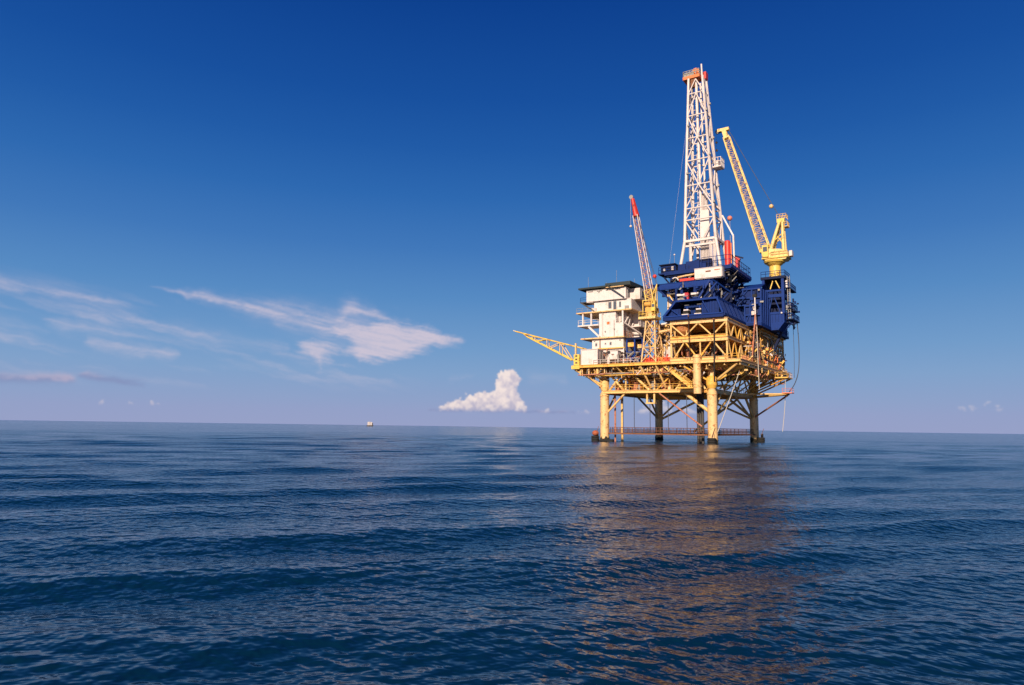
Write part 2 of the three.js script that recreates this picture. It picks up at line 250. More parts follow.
  function addRow(o, cb, sb, mx, mz) { for (let i = 0; i < N; i++) { const sn = sa[i] * cb + ca[i] * sb; h1[o + i] += sn * mx; h2[o + i] += sn * mz; } }
  function ripple(mx, mz, s, p) {
    for (let i = 0; i < N; i++) { const a = 2 * Math.PI * mx * i / N; ca[i] = Math.cos(a); sa[i] = Math.sin(a); }
    for (let j = 0; j < N; j++) { const b = 2 * Math.PI * mz * j / N + p; addRow(j * N, Math.cos(b), Math.sin(b), s * mx, s * mz); }
  }
  for (const q of rip) ripple(...q);
  const nd = new Uint8Array(N * N * 4);
  for (let i = 0; i < N * N; i++) { const l = 1 / Math.hypot(h1[i], h2[i], 1); nd[i * 4] = 127.5 + 127.5 * h1[i] * l; nd[i * 4 + 1] = 127.5 + 127.5 * h2[i] * l; nd[i * 4 + 2] = 127.5 + 127.5 * l; nd[i * 4 + 3] = 255; }
  const nm = new THREE.DataTexture(nd, N, N); nm.wrapS = nm.wrapT = THREE.RepeatWrapping; nm.magFilter = THREE.LinearFilter; nm.needsUpdate = true;
  const water = new THREE.MeshPhysicalMaterial({ roughness: 0.10, metalness: 0, ior: 1.333, normalMap: nm, normalScale: new THREE.Vector2(1, 1) }); water.color.setRGB(0.0010, 0.019, 0.046);
  const sea = new THREE.Mesh(g, water); sea.name = 'sea'; sea.receiveShadow = true; sea.userData = { kind: 'structure', label: 'dark blue open sea with low swell and fine ripples', category: 'sea' }; scene.add(sea);
}

// ------------------------------------------------------------ the platform: legs, decks, trusses
const DY = 16.35;                                  // top of the main deck
const LEGS = [[-30.5, -4], [-6.8, -4], [-30.5, -35.2], [-6.8, -35.2]];
const TX0 = -14, TX1 = -2.7, TZ0 = -1;             // the truss block that carries the drilling module
const T0 = 16.75, T1 = 20.9, T2 = 24.3;
{
  const p = thing('offshore_platform', 'cream and yellow steel platform of legs, decks and trusses standing in the sea', 'oil platform', [-18, 0, -20]);
  // legs
  LEGS.forEach(([x, z], i) => { const jr = i === 1 || i === 3 ? 1.12 : 0.98;
    const g = [tubeG([x, -5, z], [x, 10.2, z], 0.97, 0.97, 20), tubeG([x, 10.2, z], [x, 10.7, z], 0.97, 0.7, 20), tubeG([x, 10.7, z], [x, 16, z], 0.7, 0.7, 16)];
    const leg = put(p, 'leg', g, M.creamPale);
    put(leg, 'joint_can', [tubeG([x, 11.0, z], [x, 11.7, z], 0.8, jr, 18), tubeG([x, 11.7, z], [x, 13.0, z], jr, jr, 18), tubeG([x, 13.0, z], [x, 13.5, z], jr, 0.72, 18)], i ? M.yellow : M.cream);
    put(leg, 'flange', tubeG([x, 9.75, z], [x, 9.95, z], 1.06, 1.06, 20, false), M.cream);
    { const g = new THREE.CylinderGeometry(1.0, 1.0, 6, 44, 8, true), q = g.attributes.position; for (let k = 0; k < q.count; k++) { const a = Math.atan2(q.getZ(k), q.getX(k)), y = q.getY(k), n = vnoise(a * 3.2 + i * 9 + 20, 3) * 0.7 + vnoise(a * 11 + 50, i) * 0.35, r = 0.985 + 0.07 * vnoise(a * 7 + 30, y * 3 + i * 5); q.setX(k, Math.cos(a) * r); q.setZ(k, Math.sin(a) * r); if (y > 2.9) q.setY(k, y - 0.55 + n); } g.computeVertexNormals(); g.translate(x, -2.1, z); put(leg, 'marine_growth', g, M.growth); }
  });
  // main deck
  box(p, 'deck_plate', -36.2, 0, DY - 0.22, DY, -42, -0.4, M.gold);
  for (let x = -35.6; x < 0; x += 2.95) ibeam(p, 'floor_beam', [x, DY - 0.64, -41.8], [x, DY - 0.64, -0.5], 0.35, 0.8, M.cream);
  for (const z of [-4, -14.4, -24.8, -35.2]) ibeam(p, 'deck_girder', [-36.0, DY - 1.05, z], [-0.3, DY - 1.05, z], 0.5, 1.3, z === -4 ? M.yellow : M.cream);
  for (const x of [-30.5, -18.6, -6.8]) ibeam(p, 'deck_girder', [x, DY - 1.06, -41.7], [x, DY - 1.06, -0.8], 0.5, 1.26, M.cream);
  ibeam(p, 'edge_beam', [-36.2, DY - 0.2, -0.12], [TX0, DY - 0.2, -0.12], 0.42, 0.62, M.yellow);
  ibeam(p, 'edge_beam', [TX0 + 0.1, DY - 0.2, -0.12], [0, DY - 0.2, -0.12], 0.42, 0.62, M.cream);
  ibeam(p, 'edge_beam', [-0.05, DY - 0.2, -0.4], [-0.05, DY - 0.2, -42], 0.42, 0.62, M.cream);
  ibeam(p, 'edge_beam', [-36.2, DY - 0.2, -42], [-36.2, DY - 0.2, -0.4], 0.42, 0.62, M.yellow);
  // toe plates and handrails of the main deck
  put(p, 'railing', railG([[-31.4, DY, -0.35], [-21, DY, -0.35]], 1.1, 0.045), M.whiteB);
  put(p, 'railing', railG([[-0.3, DY, -0.6], [-0.3, DY, -12], [-0.3, DY, -27], [-0.3, DY, -41]], 1.1, 0.05), M.yellow);
  put(p, 'railing', railG([[-3, DY, -0.3], [-0.3, DY, -0.3]], 1.1, 0.05), M.yellow);
  put(p, 'railing', railG([[-13.6, DY + 0.05, -4.4], [-3.2, DY + 0.05, -4.4]], 1.1, 0.05), M.grey);
  // truss block under the drilling module: front and right faces, and the inner frames
  const chordF = (y, h, m) => ibeam(p, 'truss_chord', [TX0 - 0.2, y, TZ0], [TX1 + 0.2, y, TZ0], 0.5, h, m);
  chordF(T0, 0.7, M.cream); chordF(T2, 0.8, M.creamPale);
  ibeam(p, 'truss_chord', [TX0 - 0.2, T1 + 0.32, TZ0], [TX1 + 0.2, T1 + 0.32, TZ0], 0.5, 0.5, M.yellow); ibeam(p, 'truss_chord', [TX0 - 0.2, T1 - 0.36, TZ0 + 0.1], [TX1 + 0.2, T1 - 0.36, TZ0 + 0.1], 0.6, 0.78, M.cream);
  const n = f => TX0 + (TX1 - TX0) * f;
  for (const z of [TZ0, -18.5, -36]) {
    const diag = (x0, y0, x1, y1, k) => tube(p, 'truss_brace', [x0, y0, z - 0.05], [x1, y1, z - 0.05], 0.17, k ? M.yellow : M.cream);
    diag(n(0), T2 - 0.4, n(0.24), T1 + 0.55, 0); diag(n(0.26), T1 + 0.55, n(0.49), T2 - 0.4, 0); diag(n(0.51), T2 - 0.4, n(0.73), T1 + 0.55, 0); diag(n(0.76), T1 + 0.55, n(0.99), T2 - 0.4, 0);
    diag(n(0.24), T1 - 0.7, n(0.05), T0 + 0.3, 0); diag(n(0.26), T1 - 0.7, n(0.47), T0 + 0.3, 1); diag(n(0.73), T1 - 0.7, n(0.52), T0 + 0.3, 1); diag(n(0.76), T1 - 0.7, n(0.98), T0 + 0.3, 0);
    for (const x of [TX0, TX1]) tube(p, 'truss_post', [x, T0 + 0.3, z - 0.02], [x, T2 - 0.4, z - 0.02], 0.2, M.cream);
    tube(p, 'truss_post', [n(0.53), T0 + 0.3, z - 0.02], [n(0.53), T1 - 0.7, z - 0.02], 0.16, M.cream);
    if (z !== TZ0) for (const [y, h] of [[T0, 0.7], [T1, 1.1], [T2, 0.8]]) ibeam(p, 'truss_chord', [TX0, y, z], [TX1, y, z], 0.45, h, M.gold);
  }
  for (const x of [TX1, TX0]) {
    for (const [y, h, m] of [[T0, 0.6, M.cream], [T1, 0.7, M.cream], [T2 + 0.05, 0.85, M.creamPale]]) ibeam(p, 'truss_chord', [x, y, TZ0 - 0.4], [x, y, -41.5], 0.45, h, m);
    for (let k = 0; k < 9; k++) {
      const z0 = TZ0 - 0.6 - k * 4.5, zm = z0 - 2.25, z1 = z0 - 4.5, m = k % 2 ? M.yellow : M.cream;
      tube(p, 'truss_brace', [x, T2 - 0.3, z0], [x, T1 + 0.3, zm], 0.16, k % 3 ? M.yellow : M.cream); tube(p, 'truss_brace', [x, T1 + 0.3, zm], [x, T2 - 0.3, z1], 0.16, m);
      tube(p, 'truss_brace', [x, T1 - 0.3, z0], [x, T0 + 0.3, zm], 0.15, m); tube(p, 'truss_brace', [x, T0 + 0.3, zm], [x, T1 - 0.3, z1], 0.15, k % 2 ? M.cream : M.gold);
      if (k % 2) tube(p, 'truss_post', [x, T0 + 0.3, z1], [x, T2 - 0.3, z1], 0.15, M.cream);
    }
  }
  box(p, 'upper_deck_plate', TX0 + 0.3, TX1 - 0.3, T2 + 0.02, T2 + 0.2, -41.4, TZ0 - 0.4, M.gold);
  box(p, 'middle_deck_plate', TX0 + 0.3, TX1 - 0.3, T1 - 0.12, T1 + 0.05, -41.4, TZ0 - 0.6, M.gold);
  for (let z = -4; z > -41; z -= 4.4) ibeam(p, 'floor_beam', [TX0 + 0.2, T2 - 0.3, z], [TX1 - 0.2, T2 - 0.3, z], 0.3, 0.55, M.gold);
  // the lower deck and its truss in the plane of the legs
  const LY = 10.6;
  ibeam(p, 'lower_deck_beam', [-30.5, LY, -3.2], [-9.3, LY, -3.2], 0.45, 0.62, M.cream);
  ibeam(p, 'lower_deck_beam', [-29.6, LY, -35.2], [-7.6, LY, -35.2], 0.5, 0.9, M.cream);
  for (const x of [-30.5, -18.6, -6.8]) ibeam(p, 'lower_deck_beam', [x, LY - 0.02, -34.4], [x, LY - 0.02, -4.9], 0.5, 0.85, M.cream);
  for (let z = -8; z > -34; z -= 4.2) ibeam(p, 'floor_beam', [-30.1, LY, z], [-7.1, LY, z], 0.3, 0.5, M.gold);
  ibeam(p, 'lower_deck_beam', [-29.6, LY, -4], [-7.7, LY, -4], 0.4, 0.8, M.gold);
  box(p, 'lower_deck_plate', -30.2, -7.0, LY + 0.26, LY + 0.42, -35.0, -4.4, M.gold);
  put(p, 'railing', railG([[-29.2, LY + 0.42, -3.3], [-13, LY + 0.42, -3.3]], 1.1, 0.045), M.yellow);
  put(p, 'railing', railG([[-6.4, LY + 0.42, -5], [-6.4, LY + 0.42, -34.6]], 1.1, 0.045), M.yellow);
  box(p, 'walkway', -12.8, -9.0, LY + 0.36, LY + 0.62, -3.6, -1.2, M.yellow);
  put(p, 'railing', railG([[-12.6, LY + 0.62, -1.3], [-9.1, LY + 0.62, -1.3]], 1.1, 0.045), M.yellow);
  const U = DY - 1.6, B = LY + 0.3, br = (a, b, r, m) => tube(p, 'deck_brace', a, b, r, m || M.cream);
  br([-29.3, B, -3.9], [-26.2, U, -3.9], 0.27); br([-29.0, U - 0.3, -3.7], [-25.8, B, -3.7], 0.27); br([-25.4, B, -3.8], [-25.4, U, -3.8], 0.24);
  br([-24.2, U, -3.6], [-19.9, B, -3.6], 0.28); br([-20.6, DY - 0.5, -0.4], [-19.4, LY + 0.8, -3.3], 0.22); br([-18.8, B, -3.8], [-18.8, U, -3.8], 0.15);
  br([-17.2, DY - 0.5, -0.4], [-16.2, LY + 0.8, -3.3], 0.22); br([-18.4, B, -3.8], [-15.3, U - 1.0, -3.8], 0.18, M.yellow); br([-14.2, B, -3.7], [-11.2, U, -3.7], 0.22); br([-8.0, B, -3.7], [-10.8, U, -3.7], 0.22); br([-33.6, 14.3, -1.2], [-30.9, 11.6, -3.6], 0.17); br([-26.0, DY - 0.5, -0.4], [-25.2, LY + 3.2, -3.4], 0.2); br([-23.0, DY - 0.5, -0.4], [-23.4, LY + 3.0, -3.4], 0.16, M.yellow);
  // struts from the legs out to the deck edge
  const strut = (a, b, r = 0.22, m) => tube(p, 'strut', a, b, r, m || M.cream, r, 10);
  strut([-6.6, 12.0, -3.8], [-0.7, 15.6, -0.8], 0.24); strut([-6.4, 12.4, -4.4], [-0.6, 15.5, -5.5], 0.26, M.yellow); strut([-7.0, 12.3, -3.8], [-11.5, 15.4, -1.0], 0.2, M.yellow); strut([-6.6, 12.4, -5.0], [-6.8, 15.2, -10], 0.24, M.yellow);
  strut([-30.7, 12.1, -3.8], [-36.2, 15.5, -0.8], 0.2); strut([-30.7, 11.4, -4.4], [-35.6, 14.6, -4.4], 0.2, M.rustPink); strut([-30.6, 12.2, -3.6], [-31.5, 15.5, -0.8], 0.2);
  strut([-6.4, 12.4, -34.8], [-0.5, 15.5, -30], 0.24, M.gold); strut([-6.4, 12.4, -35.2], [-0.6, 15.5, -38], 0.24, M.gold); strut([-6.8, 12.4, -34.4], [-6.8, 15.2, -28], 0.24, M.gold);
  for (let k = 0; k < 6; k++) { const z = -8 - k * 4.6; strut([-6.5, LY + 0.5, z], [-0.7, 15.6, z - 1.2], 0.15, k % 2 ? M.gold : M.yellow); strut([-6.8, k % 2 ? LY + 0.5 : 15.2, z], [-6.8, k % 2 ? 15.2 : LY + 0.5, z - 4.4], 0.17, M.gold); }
  // knee braces and X braces below the lower deck
  const knee = (a, b, r, m) => tube(p, 'knee_brace', a, b, r, m || M.cream, r, 10);
  knee([-29.8, 6.2, -3.9], [-25.6, LY - 0.4, -3.7], 0.22); knee([-7.4, 6.3, -4.3], [-12.6, LY - 0.4, -4.6], 0.36); knee([-30.5, 6.2, -5], [-30.5, LY - 0.4, -9.4], 0.22); knee([-6.8, 6.2, -5], [-6.8, LY - 0.4, -9.6], 0.22);
  knee([-7.5, 6.0, -35.0], [-12.4, LY - 0.5, -35.0], 0.3); knee([-6.8, 5.9, -34.2], [-6.8, LY - 0.5, -28.5], 0.3); knee([-29.7, 6.0, -35.2], [-25, LY - 0.5, -35.2], 0.25); knee([-30.5, 6.0, -34.3], [-30.5, LY - 0.5, -29.5], 0.25);
  tube(p, 'cross_brace', [-29.6, 5.4, -35.1], [-19.5, LY - 0.4, -35.0], 0.28, M.cream); tube(p, 'cross_brace', [-21.5, 2.2, -35.3], [-10.8, LY - 0.6, -35.3], 0.26, M.cream);
  tube(p, 'cross_brace', [-7.6, 5.6, -34.6], [-17.6, LY - 0.5, -34.4], 0.24, M.cream); tube(p, 'cross_brace', [-30.4, 5.6, -33.8], [-30.4, LY - 0.4, -22], 0.24, M.cream); tube(p, 'cross_brace', [-6.9, 5.6, -6], [-6.9, LY - 0.4, -17], 0.24, M.cream); tube(p, 'cross_brace', [-6.9, 5.6, -33], [-6.9, LY - 0.4, -20], 0.24, M.cream);
  tube(p, 'cross_brace', [-17.4, LY - 0.5, -2.9], [-8.6, 3.4, -2.9], 0.16, M.rustPink);
  // the pipe casing in front of the near leg, and conductors below
  const cas = put(p, 'casing', [tubeG([-8.45, 9.8, -0.2], [-8.45, 17.5, -0.2], 0.76, 0.76, 20, false)], M.creamPale);
  for (const y of [11.1, 15.7, 16.9]) put(cas, 'collar', tubeG([-8.45, y, -0.2], [-8.45, y + 0.28, -0.2], 0.87, 0.87, 20, false), M.cream);
  for (const [x, z] of [[-9.6, -6.5], [-8.7, -7.6], [-10.6, -8.2], [-11.6, -9.6], [-9.4, -10.4]]) tube(p, 'conductor_pipe', [x, -4, z], [x, LY, z], 0.28, M.dark, 0.28, 10);
  tube(p, 'riser_pipe', [-28.7, -4, -5.5], [-28.7, LY, -5.5], 0.2, M.rustPink, 0.2, 8); tube(p, 'riser_pipe', [-28.2, -4, -8], [-28.2, LY, -8], 0.3, M.cream, 0.3, 8);
  for (const [x, z] of [[-26.6, -5], [-24, -5], [-20.4, -5], [-16.4, -5], [-12.4, -5]]) tube(p, 'hanging_cable', [x, 1.9, z], [x, LY, z], 0.07, M.wire, 0.07, 6);
  box(p, 'hanging_cabinet', -20.6, -18.6, 8.0, 8.3, -4.2, -3.2, M.cream); for (const x of [-20.4, -18.8]) bar(p, 'hanger', [x, 8.3, -3.6], [x, LY - 0.3, -3.6], 0.35, 0.35, M.cream);
  // mezzanine under the overhang on the far end
  box(p, 'mezzanine_deck', -35.4, -29.0, 14.25, 14.45, -6, -0.7, M.rustPink);
  for (const x of [-34.8, -32.7, -30.6]) bar(p, 'hanger', [x, 14.45, -0.9], [x, DY - 0.5, -0.9], 0.3, 0.3, x === -32.7 ? M.creamPale : M.cream);
  // walkway just above the water between the legs
  const rail = (a, b) => { const q = (v, d) => [v[0], v[1] + d, v[2]]; bar(p, 'landing_beam', q(a, 0), q(b, 0), 0.9, 0.3, M.rust); put(p, 'landing_railing', [...railG([q(a, 0.15), q(b, 0.15)], 1.15, 0.05, 0.9), tubeG(q(a, 0.5), q(b, 0.5), 0.05, 0.05, 5)], M.rust); };
  rail([-29.5, 1.75, -4], [-7.8, 1.75, -4]); rail([-6.8, 1.75, -5], [-6.8, 1.75, -34.2]); rail([-30.5, 1.75, -5], [-30.5, 1.75, -34.2]); rail([-29.5, 1.75, -35.2], [-7.8, 1.75, -35.2]);
  // stair from the main deck down to the walkway
  const s0 = V(-16.6, DY + 0.2, -0.75), s1 = V(-10.5, LY + 0.75, -1.75), st = put(p, 'staircase', [barG(s0, s1, 0.12, 0.55), barG(s0.clone().add(V(0, 0, -1.0)), s1.clone().add(V(0, 0, -1.0)), 0.12, 0.55)], M.yellow);
  { const g = []; for (let k = 1; k < 24; k++) { const q = s0.clone().lerp(s1, k / 24); g.push(boxG(q.x - 0.15, q.x + 0.15, q.y - 0.03, q.y + 0.02, q.z - 0.95, q.z - 0.05)); } put(st, 'tread', g, M.gold, { kind: 'stuff' }); const h = []; for (const dz of [0, -1.0]) for (const dy of [0.6, 1.05]) h.push(tubeG(s0.clone().add(V(0, dy, dz)), s1.clone().add(V(0, dy, dz)), 0.05, 0.05, 5)); for (let k = 0; k <= 5; k++) for (const dz of [0, -1.0]) { const q = s0.clone().lerp(s1, k / 5).add(V(0, 0, dz)); h.push(tubeG(q, q.clone().add(V(0, 1.05, 0)), 0.045, 0.045, 5)); } put(st, 'handrail', h, M.yellow); }
  // pipework between the decks
  const pr = rng(21), pm = [M.cream, M.yellow, M.rustPink, M.steel, M.creamPale, M.grey, M.gold];
  for (let k = 0; k < 34; k++) { const y = LY + 0.9 + pr() * 4.2, z = -4.6 - pr() * 9, x0 = -30 + pr() * 16, L = 4 + pr() * 9; tube(p, 'pipe', [x0, y, z], [Math.min(-4, x0 + L), y, z], 0.09 + pr() * 0.2, pm[Math.floor(pr() * pm.length)]); }
  for (let k = 0; k < 30; k++) { const x = -34 + pr() * 30, z = -1.2 - pr() * 7, y0 = LY + 0.5 + pr() * 2; tube(p, 'pipe', [x, y0 + (z > -4 ? 2.6 : 0), z], [x, DY - 0.8, z], 0.07 + pr() * 0.14, pm[Math.floor(pr() * pm.length)]); }
  for (let k = 0; k < 22; k++) { const y = 13.9 + pr() * 1.3, z0 = -1.2 - pr() * 3, x = -36 + pr() * 34; tube(p, 'pipe', [x, y, z0], [x, y, z0 - 8 - pr() * 20], 0.08 + pr() * 0.15, pm[Math.floor(pr() * pm.length)]); }
  for (let k = 0; k < 16; k++) { const y = 14.0 + pr() * 1.0, z = -1.0 - pr() * 2.5, x0 = -35 + pr() * 18; tube(p, 'pipe', [x0, y, z], [x0 + 4 + pr() * 10, y, z], 0.06 + pr() * 0.13, pm[Math.floor(pr() * pm.length)]); }
  // pipework on the shaded side, z < -12
  for (let k = 0; k < 30; k++) { const z = -13 - pr() * 27, x = -2.2 + pr() * 1.9, y0 = DY + pr() * 2; tube(p, 'pipe', [x, y0, z], [x, y0 + 1.5 + pr() * 4, z + (pr() - 0.5) * 1.5], 0.07 + pr() * 0.14, pm[Math.floor(pr() * pm.length)]); }
  for (let k = 0; k < 22; k++) { const z = -9 - pr() * 14, y = DY + 0.5 + pr() * 6.5, x = -2.4 + pr() * 2.1; tube(p, 'pipe', [x, y, z], [x, y, z - 4 - pr() * 12], 0.07 + pr() * 0.15, pm[Math.floor(pr() * pm.length)]); }
  for (let k = 0; k < 22; k++) { const x = -13 + pr() * 9, z = -3 - pr() * 14, y = [DY, T1][k % 2] + 0.6 + pr() * 2.4; tube(p, 'pipe', [x, y, z], k % 3 ? [x, y, z - 6 - pr() * 12] : [Math.min(-3, x + 5), y, z], 0.1 + pr() * 0.2, pm[Math.floor(pr() * pm.length)]); }
  // the outer truss on the shaded side, under the crane; darker gold puts shade into its colour
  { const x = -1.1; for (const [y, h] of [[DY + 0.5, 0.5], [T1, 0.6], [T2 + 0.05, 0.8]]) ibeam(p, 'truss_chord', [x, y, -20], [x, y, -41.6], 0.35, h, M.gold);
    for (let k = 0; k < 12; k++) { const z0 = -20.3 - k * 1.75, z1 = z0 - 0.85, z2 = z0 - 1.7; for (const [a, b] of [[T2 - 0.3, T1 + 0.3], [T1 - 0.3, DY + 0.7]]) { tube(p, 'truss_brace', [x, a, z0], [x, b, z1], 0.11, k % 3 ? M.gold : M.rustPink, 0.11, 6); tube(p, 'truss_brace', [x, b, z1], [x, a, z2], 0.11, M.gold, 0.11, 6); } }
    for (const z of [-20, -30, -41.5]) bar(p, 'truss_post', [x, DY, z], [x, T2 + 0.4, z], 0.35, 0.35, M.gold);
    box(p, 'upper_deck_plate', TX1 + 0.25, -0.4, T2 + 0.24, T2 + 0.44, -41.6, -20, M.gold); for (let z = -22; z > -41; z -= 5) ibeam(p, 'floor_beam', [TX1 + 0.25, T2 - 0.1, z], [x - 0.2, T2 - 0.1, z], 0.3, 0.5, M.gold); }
  // small boxes and brackets under the deck edge
  for (let k = 0; k < 46; k++) { const x = -35 + pr() * 22, z = -0.9 - pr() * 5, w = 0.2 + pr() * 0.7, h = 0.25 + pr() * 0.8, y = 13.6 + pr() * 1.4; box(p, 'junction_box', x, x + w, y, y + h, z - w, z, pm[Math.floor(pr() * pm.length)]); }
  for (let k = 0; k < 26; k++) { const x = -34.5 + pr() * 21, z = -0.7 - pr() * 1.6; tube(p, 'hanger', [x, DY - 0.5, z], [x + (pr() - 0.5) * 0.6, 13.2 + pr() * 1.6, z], 0.06 + pr() * 0.08, pm[Math.floor(pr() * 5)], undefined, 6); }
  for (let k = 0; k < 26; k++) { const x = -29 + pr() * 21, z = -4.6 - pr() * 4, w = 0.4 + pr() * 1.0, h = 0.6 + pr() * 1.5; box(p, 'equipment_box', x, x + w, LY + 0.43, LY + 0.43 + h, z - w, z, pm[Math.floor(pr() * pm.length)]); }
  for (let k = 0; k < 24; k++) { const z = -9 - pr() * 20, w = 0.4 + pr() * 0.9, h = 0.5 + pr() * 1.6, y = [DY + 0.01, T1 + 0.06][k % 2]; box(p, 'equipment_box', -2.2 + (k % 2 ? -2 : 0), -2.2 + (k % 2 ? -2 : 0) + w, y, y + h, z - w, z, pm[Math.floor(pr() * pm.length)]); }
  for (let k = 0; k < 6; k++) box(p, 'partition_panel', -30 + k * 3.4, -26.7 + k * 3.4, LY + 0.43, 15.0, -16.2 - (k % 2) * 0.3, -16 - (k % 2) * 0.3, [M.rustPink, M.gold, M.steel][k % 3]);
  // tangles of small pipes, brackets and valves: too small to tell apart singly
  const tangle = (name, n, x0, x1, y0, y1, z0, z1, seed, mats) => { const q = rng(seed), gs = mats.map(() => []); for (let k = 0; k < n; k++) { const a = V(x0 + q() * (x1 - x0), y0 + q() * (y1 - y0), z0 + q() * (z1 - z0)), d = [V(1, 0, 0), V(0, 1, 0), V(0, 0, 1), V(0.7, 0.7, 0), V(0, 0.7, 0.7), V(-0.7, 0.7, 0)][Math.floor(q() * 6)], b = a.clone().addScaledVector(d, 0.5 + q() * 1.7); b.clamp(V(x0, y0, z0), V(x1, y1, z1)); if (a.distanceTo(b) < 0.3) continue; gs[Math.floor(q() * mats.length)].push(q() < 0.75 ? tubeG(a, b, 0.05 + q() * 0.1, undefined, 6) : barG(a, b, 0.15 + q() * 0.3, 0.15 + q() * 0.3)); } gs.forEach((g, i) => g.length && put(p, name, g, mats[i], { kind: 'stuff' })); };
  tangle('small_pipework', 190, -34.5, -8, 13.2, 15.8, -6, -0.8, 301, [M.cream, M.rustPink, M.yellow, M.steel, M.whiteB]); tangle('small_pipework', 170, -29.5, -7.5, LY + 0.5, 13.6, -10, -5, 302, [M.cream, M.rustPink, M.gold, M.steel]);
  tangle('side_pipework', 240, -2.3, 0.1, DY + 0.2, T1, -40, -9, 303, [M.cream, M.orange, M.yellow, M.whiteB, M.steel]); tangle('side_pipework', 150, -3.5, 0.3, 13.4, 15.7, -40, -3, 304, [M.cream, M.yellow, M.rustPink, M.gold]); tangle('side_pipework', 120, -2.4, -0.6, T1, T2 - 0.4, -40, -13, 305, [M.gold, M.steel, M.rust, M.cream]);
  tangle('deck_pipework', 60, -30, -21.4, DY + 0.1, DY + 2.6, -4.2, -1.4, 306, [M.grey, M.rustPink, M.steel]); tangle('deck_pipework', 120, -16.8, -14.3, DY + 0.3, 24, -7, -3, 307, [M.cream, M.whiteB, M.steel, M.yellow]); tangle('deck_pipework', 130, TX0 + 0.6, TX1 - 0.6, DY + 0.2, T1 - 0.5, -8, -3, 308, [M.grey, M.steel, M.rustPink, M.gold]);
  // outrigger towards the right at the lower deck level
  const tip = [3.4, LY + 0.05, -24.6];
  tube(p, 'outrigger_arm', [-6.4, LY - 0.05, -33.9], tip, 0.3, M.cream, 0.26, 10); tube(p, 'outrigger_arm', [-6.4, 5.9, -34.6], [3.1, LY - 0.2, -24.8], 0.2, M.rustPink, 0.2, 8); tube(p, 'outrigger_arm', [-6.3, LY, -20], [3.0, LY + 0.08, -24.2], 0.18, M.cream);
  put(p, 'outrigger_platform', [boxG(2.2, 4.3, LY + 0.22, LY + 0.4, -25.8, -23.6), ...railG([[2.3, LY + 0.4, -23.7], [4.2, LY + 0.4, -23.7], [4.2, LY + 0.4, -25.7]], 0.9, 0.04)], M.orange);
  box(p, 'side_platform', 0.3, 3.0, 14.3, 14.55, -31, -26, M.yellow); put(p, 'railing', railG([[0.4, 14.55, -26.1], [2.9, 14.55, -26.1], [2.9, 14.55, -30.9]], 1.1, 0.05), M.yellow);
  for (const z of [-26.6, -30.4]) tube(p, 'strut', [-6.2, LY + 0.3, z - 3], [2.6, 14.3, z], 0.18, M.gold);
}

// ------------------------------------------------------------ fenders at the waterline
for (const [x, z, l, w] of [[-32.0, -2.4, 'black tyre fender with an orange float on the outermost sunlit leg', 1], [-6.6, -2.55, 'black tyre fender on the near corner leg at the waterline', 0], [-5.1, -34.2, 'black tyre fender on the shaded leg below the crane', 0]]) {
  const f = thing('tyre_fender', l, 'fender', [x, 0, z], 'fenders round the platform legs');
  for (let k = 0; k < 3; k++) { const t = new THREE.TorusGeometry(0.62, 0.27, 10, 20); t.rotateX(Math.PI / 2); t.translate(x, 0.0 + k * 0.46, z); put(f, 'tyre', t, M.rubber); }
  tube(f, 'hanger_chain', [x, 1.3, z], [x + 0.5, 3.2, z - 0.7], 0.06, M.rust);
  bar(f, 'backing_beam', [x + 0.1, -0.8, z - 0.75], [x + 0.1, 2.0, z - 0.75], 0.5, 0.3, M.black);
  if (w) { const s = new THREE.SphereGeometry(0.72, 16, 12); s.scale(1, 0.82, 1); s.translate(x + 0.05, 1.75, z); put(f, 'float', s, paint(0.42, 0.11, 0.05, 0.8)); box(f, 'bumper_beam', -29.4, -28.0, -0.5, 0.5, -3.4, -2.7, M.black); bar(f, 'bumper_tie', [-31.6, 0.2, -2.9], [-29.3, 0.2, -3.0], 0.3, 0.3, M.black); }
}

